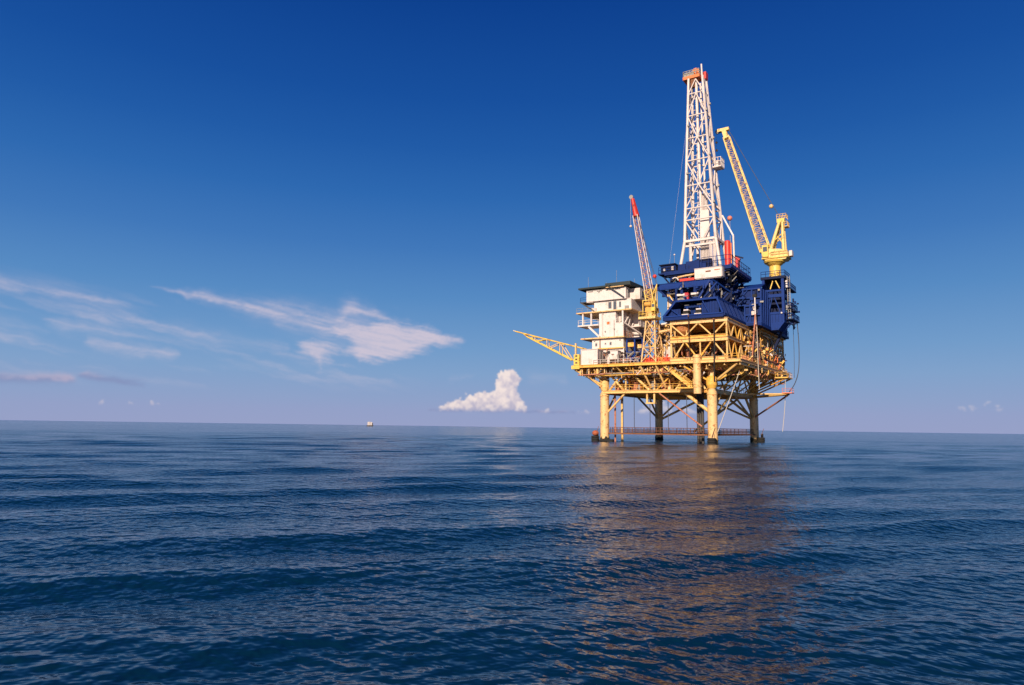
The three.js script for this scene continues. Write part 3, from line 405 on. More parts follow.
// ------------------------------------------------------------ accommodation block
{
  const h = thing('accommodation_block', 'white stacked living quarters with dark overhanging roof on the platform deck', 'building', [-29, DY, -9]);
  const Zb = -14.5;
  box(h, 'ground_floor_wall', -33.7, -26.1, DY + 3.0, 22.5, Zb, -4.3, M.white);
  box(h, 'ground_floor_wall', -31.4, -26.6, DY, DY + 3.0, Zb, -5.2, M.whiteB);
  box(h, 'floor_ledge', -36.2, -25.6, 22.52, 22.78, Zb - 0.4, -3.5, M.creamPale);
  box(h, 'wall', -31.8, -27.75, 22.78, 28.4, Zb, -4.0, M.white); box(h, 'wall', -27.745, -26.0, 22.78, 25.85, Zb, -4.0, M.white); box(h, 'wall', -27.745, -26.0, 25.855, 28.4, Zb, -5.6, M.whiteB); box(h, 'wall', -26.25, -26.0, 25.855, 28.4, -5.595, -4.0, M.white);
  box(h, 'wall', -31.8, -24.4, 22.78, 28.4, Zb, -9.0, M.whiteB);
  box(h, 'floor_ledge', -37.3, -23.7, 28.42, 28.66, Zb - 0.4, -3.4, M.creamPale);
  box(h, 'wall', -33.0, -24.0, 28.66, 30.95, Zb, -3.95, M.white);
  box(h, 'wall', -34.6, -25.0, 30.97, 33.55, Zb, -3.3, M.white);
  box(h, 'wall', -25.0, -22.6, 30.97, 33.4, Zb, -5.4, M.whiteB);
  for (const [x0, x1] of [[-34.6, -33.0]]) box(h, 'soffit', x0, x1, 30.8, 30.96, -9, -3.4, M.whiteB);
  const roof = put(h, 'roof', [quadPlateG([-36.3, 33.75, -2.5], [-23.6, 33.75, -2.5], [-23.6, 33.75, Zb - 1.5], [-36.3, 33.75, Zb - 1.5], -0.06), boxG(-36.3, -29.6, 33.82, 34.12, Zb - 1.5, -2.5), boxG(-29.6, -23.6, 33.82, 34.55, Zb - 1.5, -2.5)], M.roof);
  put(roof, 'roof_walkway', [barG([-28.9, 34.0, -2.42], [-25.3, 31.2, -2.9], 0.5, 0.16), boxG(-29.4, -28.2, 33.9, 34.05, -2.9, -2.2)], M.roof);
  put(roof, 'edge_trim', boxG(-29.5, -25.2, 33.57, 33.75, -3.0, -2.56), M.creamPale);
  // cladding ribs, lamps and small fittings
  const rib = (x0, x1, y0, y1, z, st) => { const g = []; for (let x = x0 + st / 2; x < x1; x += st) g.push(boxG(x - 0.04, x + 0.04, y0, y1, z, z + 0.06)); put(h, 'cladding_rib', g, M.white); };
  rib(-34.5, -25.1, 31.0, 33.4, -3.3, 1.2); rib(-31.7, -27.8, 22.85, 28.3, -4.0, 1.0); rib(-33.6, -26.2, DY + 3.1, 22.45, -4.3, 1.25);
  for (const [x, y, z] of [[-31.0, 28.2, -3.95], [-28.2, 24.6, -3.95], [-30.4, 24.2, -3.95], [-33.2, 22.3, -4.25], [-27.0, 22.2, -4.25], [-31.6, 33.2, -3.25]]) box(h, 'bulkhead_lamp', x, x + 0.28, y - 0.3, y, z, z + 0.18, M.grey);
  tube(h, 'vent_pipe', [-30.9, 22.8, -3.85], [-30.9, 28.3, -3.85], 0.08, M.whiteB); tube(h, 'vent_pipe', [-28.1, 22.8, -3.85], [-28.1, 26.5, -3.85], 0.06, M.grey); box(h, 'air_unit', -33.4, -32.4, 28.7, 29.5, -3.93, -3.5, M.whiteB); box(h, 'air_unit', -25.4, -24.6, 28.7, 29.4, -3.93, -3.55, M.grey); box(h, 'sign_board', -29.9, -29.1, 25.6, 26.2, -3.99, -3.95, M.orange);
  for (const [x, z, k] of [[-34.5, -4, 2.4], [-31, -6, 1.2], [-27.5, -4, 3.2], [-25, -8, 1.8]]) tube(h, 'roof_aerial', [x, 34.1, z], [x, 34.4 + k, z], 0.035, M.grey, 0.03, 5);
  // windows and doors
  const win = (x0, x1, y0, y1, z) => { const f = box(h, 'window', x0, x1, y0, y1, z, z + 0.07, M.grey); put(f, 'pane', boxG(x0 + 0.1, x1 - 0.1, y0 + 0.1, y1 - 0.1, z + 0.02, z + 0.1), glass); };
  win(-29.5, -28.7, 29.1, 30.6, -3.95); win(-28.3, -27.5, 28.75, 30.7, -3.95); win(-26.9, -26.4, 29.2, 30.5, -3.95);
  win(-32.9, -32.4, 20.9, 21.6, -4.3); win(-29.4, -28.9, 21.0, 21.7, -4.3); win(-30.6, -30.2, 21.2, 21.6, -4.3);
  for (let k = 0; k < 3; k++) { const z0 = -6.2 - k * 2.6, f = box(h, 'window', -22.6, -22.53, 31.6, 32.9, z0 - 1.3, z0, M.grey); put(f, 'pane', boxG(-22.58, -22.5, 31.7, 32.8, z0 - 1.2, z0 - 0.1), glass); }
  { const f = box(h, 'window', -25.0, -24.93, 31.5, 33.0, -5.2, -4.2, M.grey); put(f, 'pane', boxG(-24.98, -24.9, 31.6, 32.9, -5.1, -4.3), glass); }
  // the recessed corner bay with its open opening
  put(h, 'railing', railG([[-27.7, 25.86, -4.1], [-26.3, 25.86, -4.1]], 1.0, 0.05, 0.7), M.white); box(h, 'door', -27.3, -26.7, 25.86, 27.9, -5.59, -5.5, M.grey);
  bar(h, 'corner_post', [-25.9, 22.8, -3.7], [-25.9, 28.4, -3.7], 0.35, 0.35, M.white);
  for (const [a, b] of [[[-25.7, 25.6, -4.2], [-25.7, 28.3, -7.4]], [[-25.7, 25.4, -8.0], [-25.7, 28.3, -10.6]], [[-25.7, 28.2, -7.6], [-25.7, 25.2, -6.0]], [[-25.7, 25.6, -4.4], [-23.8, 23.6, -8.6]]]) bar(h, 'outside_stair', a, b, 0.3, 0.3, M.white);
  box(h, 'landing', -25.9, -23.2, 25.1, 25.3, -11, -7, M.whiteB); put(h, 'railing', railG([[-23.3, 25.3, -7.1], [-23.3, 25.3, -11]], 1.1, 0.05), M.white);
  put(h, 'railing', railG([[-25.7, 22.8, -3.7], [-25.7, 22.8, -13]], 1.1, 0.05), M.rustPink);
  // balconies on the far end
  box(h, 'balcony', -37.0, -31.8, 25.5, 25.8, -8, -3.6, M.white); for (const x of [-35.7, -33.6]) bar(h, 'balcony_post', [x, 25.8, -3.75], [x, 28.4, -3.75], 0.32, 0.32, M.white);
  bar(h, 'balcony_brace', [-34.3, 25.4, -3.8], [-31.6, 22.9, -3.8], 0.4, 0.4, M.white); put(h, 'railing', railG([[-36.9, 25.8, -3.7], [-31.9, 25.8, -3.7]], 1.1, 0.05), M.white);
  put(h, 'railing', railG([[-37.2, 28.66, -3.5], [-33.1, 28.66, -3.5]], 1.0, 0.04), M.grey); bar(h, 'balcony_brace', [-36.2, 31.0, -3.6], [-32.6, 28.6, -3.6], 0.22, 0.3, M.dark); box(h, 'balcony', -36.4, -34.65, 30.9, 31.05, -7, -3.5, M.dark); put(h, 'railing', railG([[-36.3, 31.05, -3.6], [-34.7, 31.05, -3.6]], 1.0, 0.04), M.navy);
  box(h, 'eave_strip', -34.6, -24.9, 33.42, 33.52, -3.28, -3.16, M.grey);  // grey strip along the wall below the roof edge
  put(h, 'eave_dash', [0, 1, 2, 3].map(k => boxG(-34.2 + k * 2.2, -32.9 + k * 2.2, 33.1, 33.25, -3.29, -3.24)), M.dark);  // row of dark dashes on the wall below the roof edge
  box(h, 'drain_pipe', -31.75, -31.6, DY + 0.2, 22.4, -4.2, -4.05, M.rust);
  box(h, 'deck_handrail', -32.2, -25.6, 20.15, 20.38, -3.9, -3.7, M.yellow); for (const x of [-31.9, -29.8, -25.8]) bar(h, 'awning_post', [x, DY, -3.8], [x, 20.1, -3.8], 0.2, 0.2, x === -25.8 ? M.white : M.rustPink);
}

// ------------------------------------------------------------ equipment on the main deck
{
  const c = thing('storage_container', 'plain white steel container at the deck corner beside the yellow boom', 'container', [-32.4, DY, -2]);
  box(c, 'body', -34.4, -30.5, DY + 0.15, 19.75, -3.4, -0.55, M.white);
  for (const x of [-34.4, -30.5]) bar(c, 'corner_post', [x, DY, -0.52], [x, 19.8, -0.52], 0.2, 0.2, M.whiteB);
  box(c, 'roof_panel', -34.55, -30.35, 19.76, 19.9, -3.5, -0.4, M.whiteB); box(c, 'skid', -34.5, -30.4, DY, DY + 0.14, -3.5, -0.4, M.yellow);
}
{
  const c = thing('deck_cabinet', 'white machinery cabinet below the yellow handrail of the living quarters', 'cabinet', [-27.4, DY, -3]);
  box(c, 'body', -28.7, -26.3, DY + 1.2, DY + 3.0, -3.4, -1.8, M.white); for (const x of [-28.5, -26.5]) bar(c, 'leg', [x, DY, -2.6], [x, DY + 1.2, -2.6], 0.2, 0.2, M.grey); box(c, 'lid', -28.8, -26.2, DY + 3.01, DY + 3.12, -3.5, -1.7, M.grey);
}
{
  const c = thing('pump_skid', 'small pump skid with pipes beside the white container', 'pump', [-29, DY, -2]);
  box(c, 'base', -30.0, -28.2, DY + 0.02, DY + 0.25, -2.6, -0.9, M.rustPink); tube(c, 'motor', [-29.9, DY + 0.9, -1.7], [-28.8, DY + 0.9, -1.7], 0.42, M.steel, 0.42, 12, false); tube(c, 'pipe', [-29.9, DY + 0.3, -1.2], [-29.9, DY + 3.1, -1.2], 0.16, M.dark); tube(c, 'pipe', [-29.2, DY + 2.4, -1.3], [-28.0, DY + 2.9, -1.3], 0.2, M.dark); tube(c, 'tank', [-28.5, DY + 0.25, -1.9], [-28.5, DY + 1.7, -1.9], 0.35, M.whiteB, 0.35, 12, false);
}
{
  const c = thing('equipment_frame', 'blue steel equipment frame between living quarters and lattice crane tower', 'frame', [-23.6, DY, -6]);
  for (const x of [-25.2, -23.4, -21.6]) for (const z of [-4.2, -8]) bar(c, 'post', [x, DY, z], [x, 21.9, z], 0.32, 0.32, M.blueB);
  for (const z of [-4.2, -8]) { bar(c, 'beam', [-25.3, 22.05, z], [-21.4, 22.05, z], 0.35, 0.3, M.navy); bar(c, 'beam', [-25.3, 19.2, z], [-21.4, 19.2, z], 0.25, 0.25, M.blueB); }
  box(c, 'panel', -25.0, -23.6, DY + 0.1, 18.6, -7.8, -4.5, M.blueB); box(c, 'panel', -23.2, -21.8, DY + 0.1, 18.2, -7.8, -4.6, M.blue);
  box(c, 'hood', -25.1, -23.5, 20.4, 21.3, -6, -4.3, M.yellow); box(c, 'hood', -22.8, -21.9, 20.0, 20.8, -6, -4.3, M.cream); box(c, 'roof_plate', -25.6, -21.2, 22.22, 22.34, -8.4, -3.9, M.navy);
}
for (const [x, z, y0, y1, r, m, l] of [[-15.6, -4.2, DY, 19.6, 0.75, 'whiteB', 'white upright vessel behind the red skid under the lattice crane tower'], [-16.2, -7.5, DY, 23.2, 1.0, 'grey', 'tall grey vessel behind the lattice crane tower']]) {
  const t = thing('process_vessel', l, 'vessel', [x, DY, z]); tube(t, 'shell', [x, y0 + 0.5, z], [x, y1, z], r, M[m], r, 16, false); const s = new THREE.SphereGeometry(r, 16, 8, 0, 6.2832, 0, Math.PI / 2); s.scale(1, 0.5, 1); s.translate(x, y1, z); put(t, 'head', s, M[m]); for (let k = 0; k < 3; k++) { const a = k * 2.1; bar(t, 'leg', [x + r * 0.7 * Math.cos(a), y0, z + r * 0.7 * Math.sin(a)], [x + r * 0.7 * Math.cos(a), y0 + 0.55, z + r * 0.7 * Math.sin(a)], 0.2, 0.2, M.steel); }
}
{
  const c = thing('pipe_manifold', 'red painted pipe manifold skid at the foot of the lattice crane tower', 'manifold', [-17.5, DY, -2]);
  box(c, 'base', -20.3, -14.4, DY + 0.03, DY + 0.3, -3.8, -0.9, M.red); for (let k = 0; k < 4; k++) tube(c, 'pipe', [-20.2, DY + 0.5 + k * 0.22, -1.4 - k * 0.5], [-14.6, DY + 0.5 + k * 0.22, -1.4 - k * 0.5], 0.12, k % 2 ? M.orange : M.red);
  for (let k = 0; k < 6; k++) tube(c, 'valve', [-19.8 + k * 0.95, DY + 0.3, -1.3], [-19.8 + k * 0.95, DY + 1.1 + (k % 3) * 0.25, -1.3], 0.12, k % 2 ? M.red : M.orange);
}
{
  const c = thing('hopper', 'rust brown conical hopper tank inside the upper truss', 'hopper', [-12.2, T1, -2.9]);
  put(c, 'bin', [tubeG([-12.2, 22.6, -2.9], [-12.2, 24.0, -2.9], 1.5, 1.5, 18), tubeG([-12.2, 21.3, -2.9], [-12.2, 22.6, -2.9], 0.4, 1.5, 18)], paint(0.42, 0.17, 0.05, 0.75));
  for (const [dx, dz] of [[-1.2, -1.2], [1.2, -1.2], [1.2, 1.2], [-1.2, 1.2]]) bar(c, 'leg', [-12.2 + dx, T1 - 0.1, -2.9 + dz], [-12.2 + dx, 22.8, -2.9 + dz], 0.15, 0.15, M.cream);
}

{ // plant behind the lattice crane tower
  const c = thing('process_module', 'cream framed process plant of pipes and dark panels behind the lattice crane tower', 'module', [-18.5, DY, -20]), q = rng(5);
  for (const x of [-22.4, -18.6, -14.9]) for (const z of [-10, -18, -26, -34]) bar(c, 'post', [x, DY, z], [x, 25.2, z], 0.35, 0.35, M.cream);
  for (const y of [20.8, 25.2]) { for (const z of [-10, -18, -26, -34]) bar(c, 'beam', [-22.6, y + 0.2, z], [-14.7, y + 0.2, z], 0.35, 0.45, M.cream); box(c, 'floor_plate', -22.3, -15.0, y + 0.43, y + 0.55, -34, -9.8, M.gold); }
  box(c, 'panel', -21.8, -18.8, DY + 0.02, 20.4, -12.6, -11.4, M.dark); box(c, 'panel', -18.3, -15.2, DY + 0.02, 20.2, -14, -12.8, M.rustPink); box(c, 'panel', -21.5, -15.4, 21.4, 24.8, -13.6, -12.4, M.dark);
  for (let k = 0; k < 14; k++) { const y = DY + 0.8 + q() * 8, z = -9.4 - q() * 1.8, x0 = -22 + q() * 3; tube(c, 'pipe', [x0, y, z], [x0 + 3 + q() * 4.5, y, z], 0.1 + q() * 0.2, [M.cream, M.whiteB, M.yellow, M.rustPink][k % 4]); }
  for (let k = 0; k < 8; k++) { const x = -21.6 + q() * 6, z = -8.8 - q() * 2; tube(c, 'pipe', [x, DY + 0.1, z], [x, DY + 3 + q() * 5, z], 0.12 + q() * 0.16, [M.cream, M.whiteB, M.steel][k % 3]); }
}
{
  const c = thing('stair_tower', 'cream stair tower with white rails between the lattice crane tower and blue module', 'stair tower', [-15.6, DY, -5]);
  for (const [x, z] of [[-16.6, -6.4], [-14.5, -6.4], [-16.6, -9], [-14.5, -9]]) bar(c, 'post', [x, DY, z], [x, 31.5, z], 0.25, 0.25, M.cream);
  for (const y of [19.5, 22.6, 25.6, 28.6, 31.4]) { box(c, 'landing', -16.8, -14.4, y, y + 0.12, -9.1, -6.2, M.steel); put(c, 'railing', railG([[-16.7, y + 0.12, -6.3], [-14.5, y + 0.12, -6.3]], 1.1, 0.05, 0.8), M.whiteB); }
  for (const [y, k] of [[19.6, 1], [22.7, -1], [25.7, 1], [28.7, -1]]) bar(c, 'flight', [-15.6 - k * 0.9, y, -6.7], [-15.6 + k * 0.9, y + 2.9, -6.7], 0.7, 0.2, M.cream);
  tube(c, 'pipe', [-17.1, 22.9, -2.6], [-14.2, 23.2, -2.6], 0.3, M.creamPale, 0.3, 10, false); tube(c, 'pipe', [-16.9, 24.6, -3.2], [-14.6, 24.8, -3.2], 0.22, M.white, 0.22, 10, false); bar(c, 'pipe_support', [-14.5, 23, -6.4], [-14.5, 23, -2.5], 0.2, 0.2, M.cream); bar(c, 'pipe_support', [-16.6, 22.6, -6.4], [-16.6, 22.6, -2.5], 0.2, 0.2, M.cream); bar(c, 'pipe_support', [-15.6, 24.3, -6.3], [-15.6, 24.3, -3.1], 0.2, 0.2, M.cream);
  box(c, 'locker', -16.3, -15.6, 28.73, 30.4, -6.9, -6.2, M.white); box(c, 'locker', -15.4, -14.8, 25.73, 26.9, -6.9, -6.2, M.grey);
}

// ------------------------------------------------------------ flare boom
{
  const f = thing('flare_boom', 'long yellow lattice boom reaching out over the sea from the deck corner', 'boom', [-36.4, DY, -2]);
  const tip = V(-52.7, 25.3, -2.2);
  for (const z of [-2.9, -1.3]) {
    const zt = -2.2 + (z + 2.2) * 0.35, at = (x, y, k) => [x, y, z + (zt - z) * k];
    tube(f, 'chord', at(-34.4, 20.2, 0), at(tip.x, tip.y, 1), 0.16, M.crane); tube(f, 'chord', at(-37.2, 17.7, 0), at(-49.4, 23.8, 0.8), 0.17, M.crane); tube(f, 'chord', at(-49.4, 23.8, 0.8), at(-50.6, 24.7, 0.86), 0.12, M.crane);
    const top = k => at(-34.4 + (tip.x + 34.4) * k, 20.2 + (tip.y - 20.2) * k, k), low = k => { const x = -34.4 + (tip.x + 34.4) * k, t = (x + 37.2) / (-49.4 + 37.2); return at(x, 17.7 + (23.8 - 17.7) * t, k); };
    for (const k of [0.33, 0.52, 0.7]) tube(f, 'post', top(k), low(k), 0.1, M.cream);
    tube(f, 'lacing', top(0.33), low(0.18), 0.1, M.cream); tube(f, 'lacing', top(0.33), low(0.5), 0.1, M.cream); tube(f, 'lacing', top(0.52), low(0.7), 0.1, M.crane); tube(f, 'lacing', top(0.7), low(0.78), 0.09, M.crane);
  }
  for (let k = 0; k < 7; k++) { const t = k / 7, q = V(-34.4, 20.2, -2.1).lerp(tip, t); tube(f, 'spacer', [q.x, q.y, q.z - 0.8 * (1 - 0.65 * t)], [q.x, q.y, q.z + 0.8 * (1 - 0.65 * t)], 0.07, M.cream); }
  box(f, 'mount_box', -36.3, -34.9, DY + 0.1, 18.9, -3.2, -0.5, M.crane); box(f, 'mount_base', -36.6, -34.6, DY - 0.75, DY + 0.02, -3.6, 0.05, M.crane); bar(f, 'mast', [-36.0, 18.9, -0.9], [-36.0, 21.4, -0.9], 0.3, 0.3, M.creamPale);
  put(f, 'mount_hole_paint', [0, 1, 2].map(k => boxG(-35.9, -35.4, DY + 0.5 + k * 0.75, DY + 0.85 + k * 0.75, -0.52, -0.46)), M.dark);  // dark plates paint the gloom of holes onto the solid box
  tube(f, 'tip', [-52.6, 25.27, -2.2], [-53.6, 25.6, -2.2], 0.14, M.rope);
}

// ------------------------------------------------------------ small lattice tower crane
{
  const c = thing('tower_crane', 'crane with a red tipped white boom on a cream lattice tower', 'crane', [-18.8, DY, -2.9]);
  const foot = [[-20.4, -0.6], [-17.2, -0.6], [-17.2, -5.3], [-20.4, -5.3]], top = [[-19.3, -0.9], [-17.5, -0.9], [-17.5, -2.9], [-19.3, -2.9]];
  const P = (q, t) => { q %= 4; const y = DY + (25.5 - DY) * t; return V(foot[q][0] + (top[q][0] - foot[q][0]) * t, y, foot[q][1] + (top[q][1] - foot[q][1]) * t); };
  for (let q = 0; q < 4; q++) tube(c, 'tower_leg', P(q, 0), P(q, 1), 0.17, M.creamPale);
  const lv = [0.03, 0.36, 0.68, 1];
  for (let q = 0; q < 4; q++) for (let k = 0; k < 3; k++) { tube(c, 'tower_girt', P(q, lv[k + 1]), P(q + 1, lv[k + 1]), 0.1, M.cream, 0.1, 6); tube(c, 'tower_brace', P(q, lv[k]), P(q + 1, lv[k + 1]), 0.1, M.creamPale, 0.1, 6); tube(c, 'tower_brace', P(q + 1, lv[k]), P(q, lv[k + 1]), 0.1, M.creamPale, 0.1, 6); }
  box(c, 'slew_platform', -20.7, -17.0, 25.5, 26.0, -3.4, 0.0, M.cranePale); put(c, 'railing', railG([[-20.6, 26, -3.3], [-20.6, 26, -0.1], [-17.1, 26, -0.1], [-17.1, 26, -3.3]], 1.1, 0.05), M.crane);
  tube(c, 'slew_ring', [-18.6, 26.0, -1.9], [-18.6, 27.0, -1.9], 1.25, M.cream, 1.15, 18, false);
  box(c, 'machine_house', -19.5, -17.4, 27.0, 28.0, -3.2, -0.8, M.gold); for (const [x, z] of [[-19.9, -0.6], [-17.9, -0.6]]) bar(c, 'frame_post', [x, 26.5, z], [x, 29.6, z], 0.16, 0.16, M.crane); bar(c, 'frame_rail', [-19.9, 29.5, -0.6], [-17.9, 29.5, -0.6], 0.14, 0.14, M.crane); tube(c, 'drum', [-19.6, 28.7, -1.0], [-18.2, 28.7, -1.0], 0.5, M.gold, 0.5, 12, false); box(c, 'winch', -19.2, -17.9, 28.4, 29.1, -2.8, -1.2, M.gold); const cab = box(c, 'cab', -17.9, -17.1, 27.1, 28.7, -1.0, -0.2, M.crane); put(cab, 'window', boxG(-17.8, -17.2, 27.9, 28.5, -0.2, -0.16), glass);
  const ap = V(-17.3, 33.0, -1.9); for (const z of [-2.8, -1.0]) { tube(c, 'gantry_leg', [-19.0, 28.0, z], ap, 0.09, M.crane); tube(c, 'gantry_leg', [-17.6, 28.0, z], ap, 0.09, M.crane); }
  const a = V(-18.6, 29.0, -1.9), b = V(-21.9, 48.6, -1.9), L = lattice(a, b, [1.5, 1.4], [1.0, 0.9], 15, 0.1, 0.055, [1, 0, 0]);
  const boom = put(c, 'boom', L.chords, M.whiteB); put(boom, 'lacing', L.lace, M.rustPink); 
  const L0 = lattice(V(-18.45, 28.2, -1.9), V(-19.05, 31.8, -1.9), [1.65, 1.55], [1.6, 1.5], 3, 0.12, 0.08, [1, 0, 0]); put(c, 'boom_foot', [...L0.chords, ...L0.lace], M.crane);
  put(c, 'boom_tip', (() => { const g = tubeG([-21.8, 48.4, -1.9], [-22.6, 52.4, -1.9], 0.75, 0.42, 4, false); return [g, barG([-22.5, 52.3, -1.9], [-22.9, 53.1, -1.9], 0.35, 0.35)]; })(), M.red);
  box(c, 'tip_hole_paint', -22.4, -22.1, 50.0, 51.0, -1.52, -1.38, M.dark);  // dark block painted as the shade of a hole; the tip is solid
  const s = new THREE.CylinderGeometry(0.45, 0.45, 0.4, 14); s.rotateX(Math.PI / 2); s.translate(-22.9, 52.9, -1.9); put(c, 'sheave', s, M.grey);
  for (const z of [-2.2, -1.6]) tube(c, 'pendant_line', [-22.6, 52.5, z], [-17.3, 33.0, z], 0.045, M.wire, 0.045, 5);
  const f = new THREE.SphereGeometry(0.42, 14, 10); f.translate(-17.75, 34.7, -1.9); put(c, 'pendant_sheave', f, M.red);
  tube(c, 'hoist_line', [-23.0, 52.6, -1.7], [-23.0, 46.4, -1.7], 0.03, M.rope, 0.03, 5); const k = new THREE.SphereGeometry(0.3, 12, 8); k.translate(-23.0, 46.3, -1.7); put(c, 'hook_ball', k, M.whiteB);
}

// ------------------------------------------------------------ blue drilling module
{
  const m = thing('drilling_module', 'dark blue multi level drilling module carrying the white derrick', 'drilling module', [-9, T2 + 0.45, -12]);
  const y0 = T2 + 0.47, y1 = 25.4, y2 = 28.6;
  box(m, 'floor_slab', -15.4, -3.0, y0, y1, -24, -0.1, M.blue); box(m, 'edge_girder', -15.3, -3.3, y1 + 0.003, y1 + 0.25, -0.4, 0.05, M.blueB);
  bar(m, 'frame_rail', [-12.6, y2, -0.2], [-4.2, y2, -0.2], 0.35, 0.4, M.blueB); bar(m, 'frame_slope', [-15.3, y1 + 0.1, -0.2], [-12.6, y2, -0.2], 0.4, 0.4, M.blueB); bar(m, 'frame_slope', [-4.2, y2, -0.2], [-3.1, y1 + 0.1, -0.2], 0.35, 0.35, M.blueB);
  put(m, 'side_panel', quadPlateG([-15.3, y1, -0.6], [-12.6, y2, -0.6], [-12.6, y2, -24], [-15.3, y1, -24], 0.08), M.blue);
  // front wall set back behind the frame, in stiffened panels
  for (const [x0, x1, z] of [[-14.6, -11.9, -1.0], [-11.9, -9.4, -3.2], [-9.4, -7.6, -3.2], [-7.6, -5.9, -1.0], [-5.9, -4.0, -0.8]]) {
    const q = box(m, 'wall_panel', x0 + 0.02, x1 - 0.02, y1 + 0.01, y2 - 0.3 - (x0 < -14 ? 1.2 : 0), z - 0.1, z, M.blue); const g = []; for (let x = x0 + 0.3; x < x1; x += 0.62) g.push(boxG(x - 0.05, x + 0.05, y1 + 0.02, y2 - 0.35 - (x0 < -14 ? 1.2 : 0), z, z + 0.12)); put(q, 'stiffener', g, M.blueB);
  }
  bar(m, 'frame_brace', [-7.2, y2 - 0.2, -0.4], [-5.8, y1 + 0.2, -0.4], 0.18, 0.18, M.blueB); bar(m, 'frame_brace', [-12.0, y1 + 0.3, -0.5], [-13.6, y1 + 1.6, -0.5], 0.18, 0.18, M.blueB);
  // the sloping right side
  for (let k = 0; k < 7; k++) {
    const z0 = -0.5 - k * 3.3, z1 = z0 - 3.2, q = put(m, 'side_panel', quadPlateG([-3.0, y1, z0], [-3.0, y1, z1], [-4.2, y2, z1], [-4.2, y2, z0], 0.08), k % 2 ? M.blue : M.blueB);
    const g = []; for (let j = 1; j < 4; j++) { const z = z0 - j * 0.8; g.push(barG([-2.95, y1, z], [-4.15, y2, z], 0.1, 0.16)); } put(q, 'stiffener', g, M.blue);
  }
  bar(m, 'frame_rail', [-4.2, y2 + 0.05, -0.3], [-4.2, y2 + 0.05, -23.6], 0.35, 0.4, M.blueB); bar(m, 'frame_rail', [-2.9, y1 - 0.1, -0.3], [-2.9, y1 - 0.1, -23.8], 0.3, 0.5, M.blue);
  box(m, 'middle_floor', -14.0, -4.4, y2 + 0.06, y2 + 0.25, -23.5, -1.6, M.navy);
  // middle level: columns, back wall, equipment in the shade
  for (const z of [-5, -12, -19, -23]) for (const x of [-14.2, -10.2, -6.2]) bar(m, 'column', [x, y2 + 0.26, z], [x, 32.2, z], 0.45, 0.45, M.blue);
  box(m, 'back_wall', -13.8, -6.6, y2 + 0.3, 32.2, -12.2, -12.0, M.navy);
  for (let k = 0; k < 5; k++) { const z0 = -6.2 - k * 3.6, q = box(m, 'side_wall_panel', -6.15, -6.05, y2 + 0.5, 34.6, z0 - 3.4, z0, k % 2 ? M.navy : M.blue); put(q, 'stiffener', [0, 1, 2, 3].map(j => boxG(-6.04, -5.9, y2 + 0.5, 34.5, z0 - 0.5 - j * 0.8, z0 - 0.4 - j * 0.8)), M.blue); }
  bar(m, 'roof_rail', [-6.0, 34.8, -5.6], [-6.0, 34.8, -26], 0.4, 0.35, M.blueB);
  for (const [z, w] of [[-5.0, 0.5], [-12.3, 0.5], [-19.5, 0.5]]) ibeam(m, 'main_girder', [-20.2, 32.9, z], [-6.4, 32.9, z], w, 1.35, z === -5 ? M.blueB : M.blue);
  box(m, 'girder_web', -20.2, -6.6, 32.36, 33.44, -4.96, -4.86, M.blueB);
  for (let x = -19; x < -6; x += 2.4) ibeam(m, 'cross_beam', [x, 33.0, -23], [x, 33.0, -5.3], 0.3, 0.8, M.blue);
  bar(m, 'gable_brace', [-7.0, 33.2, -4.6], [-9.6, y2 + 0.4, -4.0], 0.35, 0.35, M.blueB); bar(m, 'gable_brace', [-18.0, 32.2, -5], [-14.3, y2 + 0.2, -5], 0.35, 0.35, M.blue); bar(m, 'gable_brace', [-6.8, 33.6, -4.6], [-3.6, 30.8, -9], 0.35, 0.35, M.blue);
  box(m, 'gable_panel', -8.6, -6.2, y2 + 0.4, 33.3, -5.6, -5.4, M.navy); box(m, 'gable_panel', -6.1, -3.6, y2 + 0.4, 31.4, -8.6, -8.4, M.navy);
  for (const z of [-4.7]) for (const [x0, x1] of [[-13.6, -9.8]]) put(m, 'middle_railing', railG([[x0, y2 + 0.25, z], [x1, y2 + 0.25, z]], 1.1, 0.05), M.blueB);
  // drill floor
  box(m, 'drill_floor', -17.2, -3.0, 35.6, 36.4, -21.2, -6.0, M.blue); for (const x of [-16, -13, -10, -7, -4.6]) for (const z of [-7, -13, -20]) bar(m, 'floor_post', [x, 33.35, z], [x, 35.6, z], 0.5, 0.5, M.navy);
  bar(m, 'floor_edge', [-3.0, 36.2, -5.95], [-3.0, 36.2, -21.3], 0.3, 0.7, M.blueB); put(m, 'railing', railG([[-9, 36.4, -6.1], [-3.1, 36.4, -6.1], [-3.1, 36.4, -21.1], [-12, 36.4, -21.1]], 2.1, 0.06, 1.4), M.blue);
  for (const [x0, x1, h] of [[-14.2, -12.6, 1.3], [-12.5, -9.6, 1.7], [-9.5, -8.2, 1.3]]) box(m, 'wind_wall', x0, x1, 36.4, 36.4 + h, -6.5, -6.2, M.blue);
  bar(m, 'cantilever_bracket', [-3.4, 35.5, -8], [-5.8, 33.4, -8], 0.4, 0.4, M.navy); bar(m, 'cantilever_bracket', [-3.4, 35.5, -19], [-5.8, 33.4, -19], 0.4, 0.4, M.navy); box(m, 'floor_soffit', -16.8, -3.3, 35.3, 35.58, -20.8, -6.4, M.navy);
  // annexes behind on the right
  box(m, 'deck_slab', -2.7, 0.3, T2 + 0.5, 25.35, -41.8, -15.0, M.blue); bar(m, 'frame_rail', [0.35, 25.05, -15.0], [0.35, 25.05, -23.4], 0.25, 0.7, M.blueB);
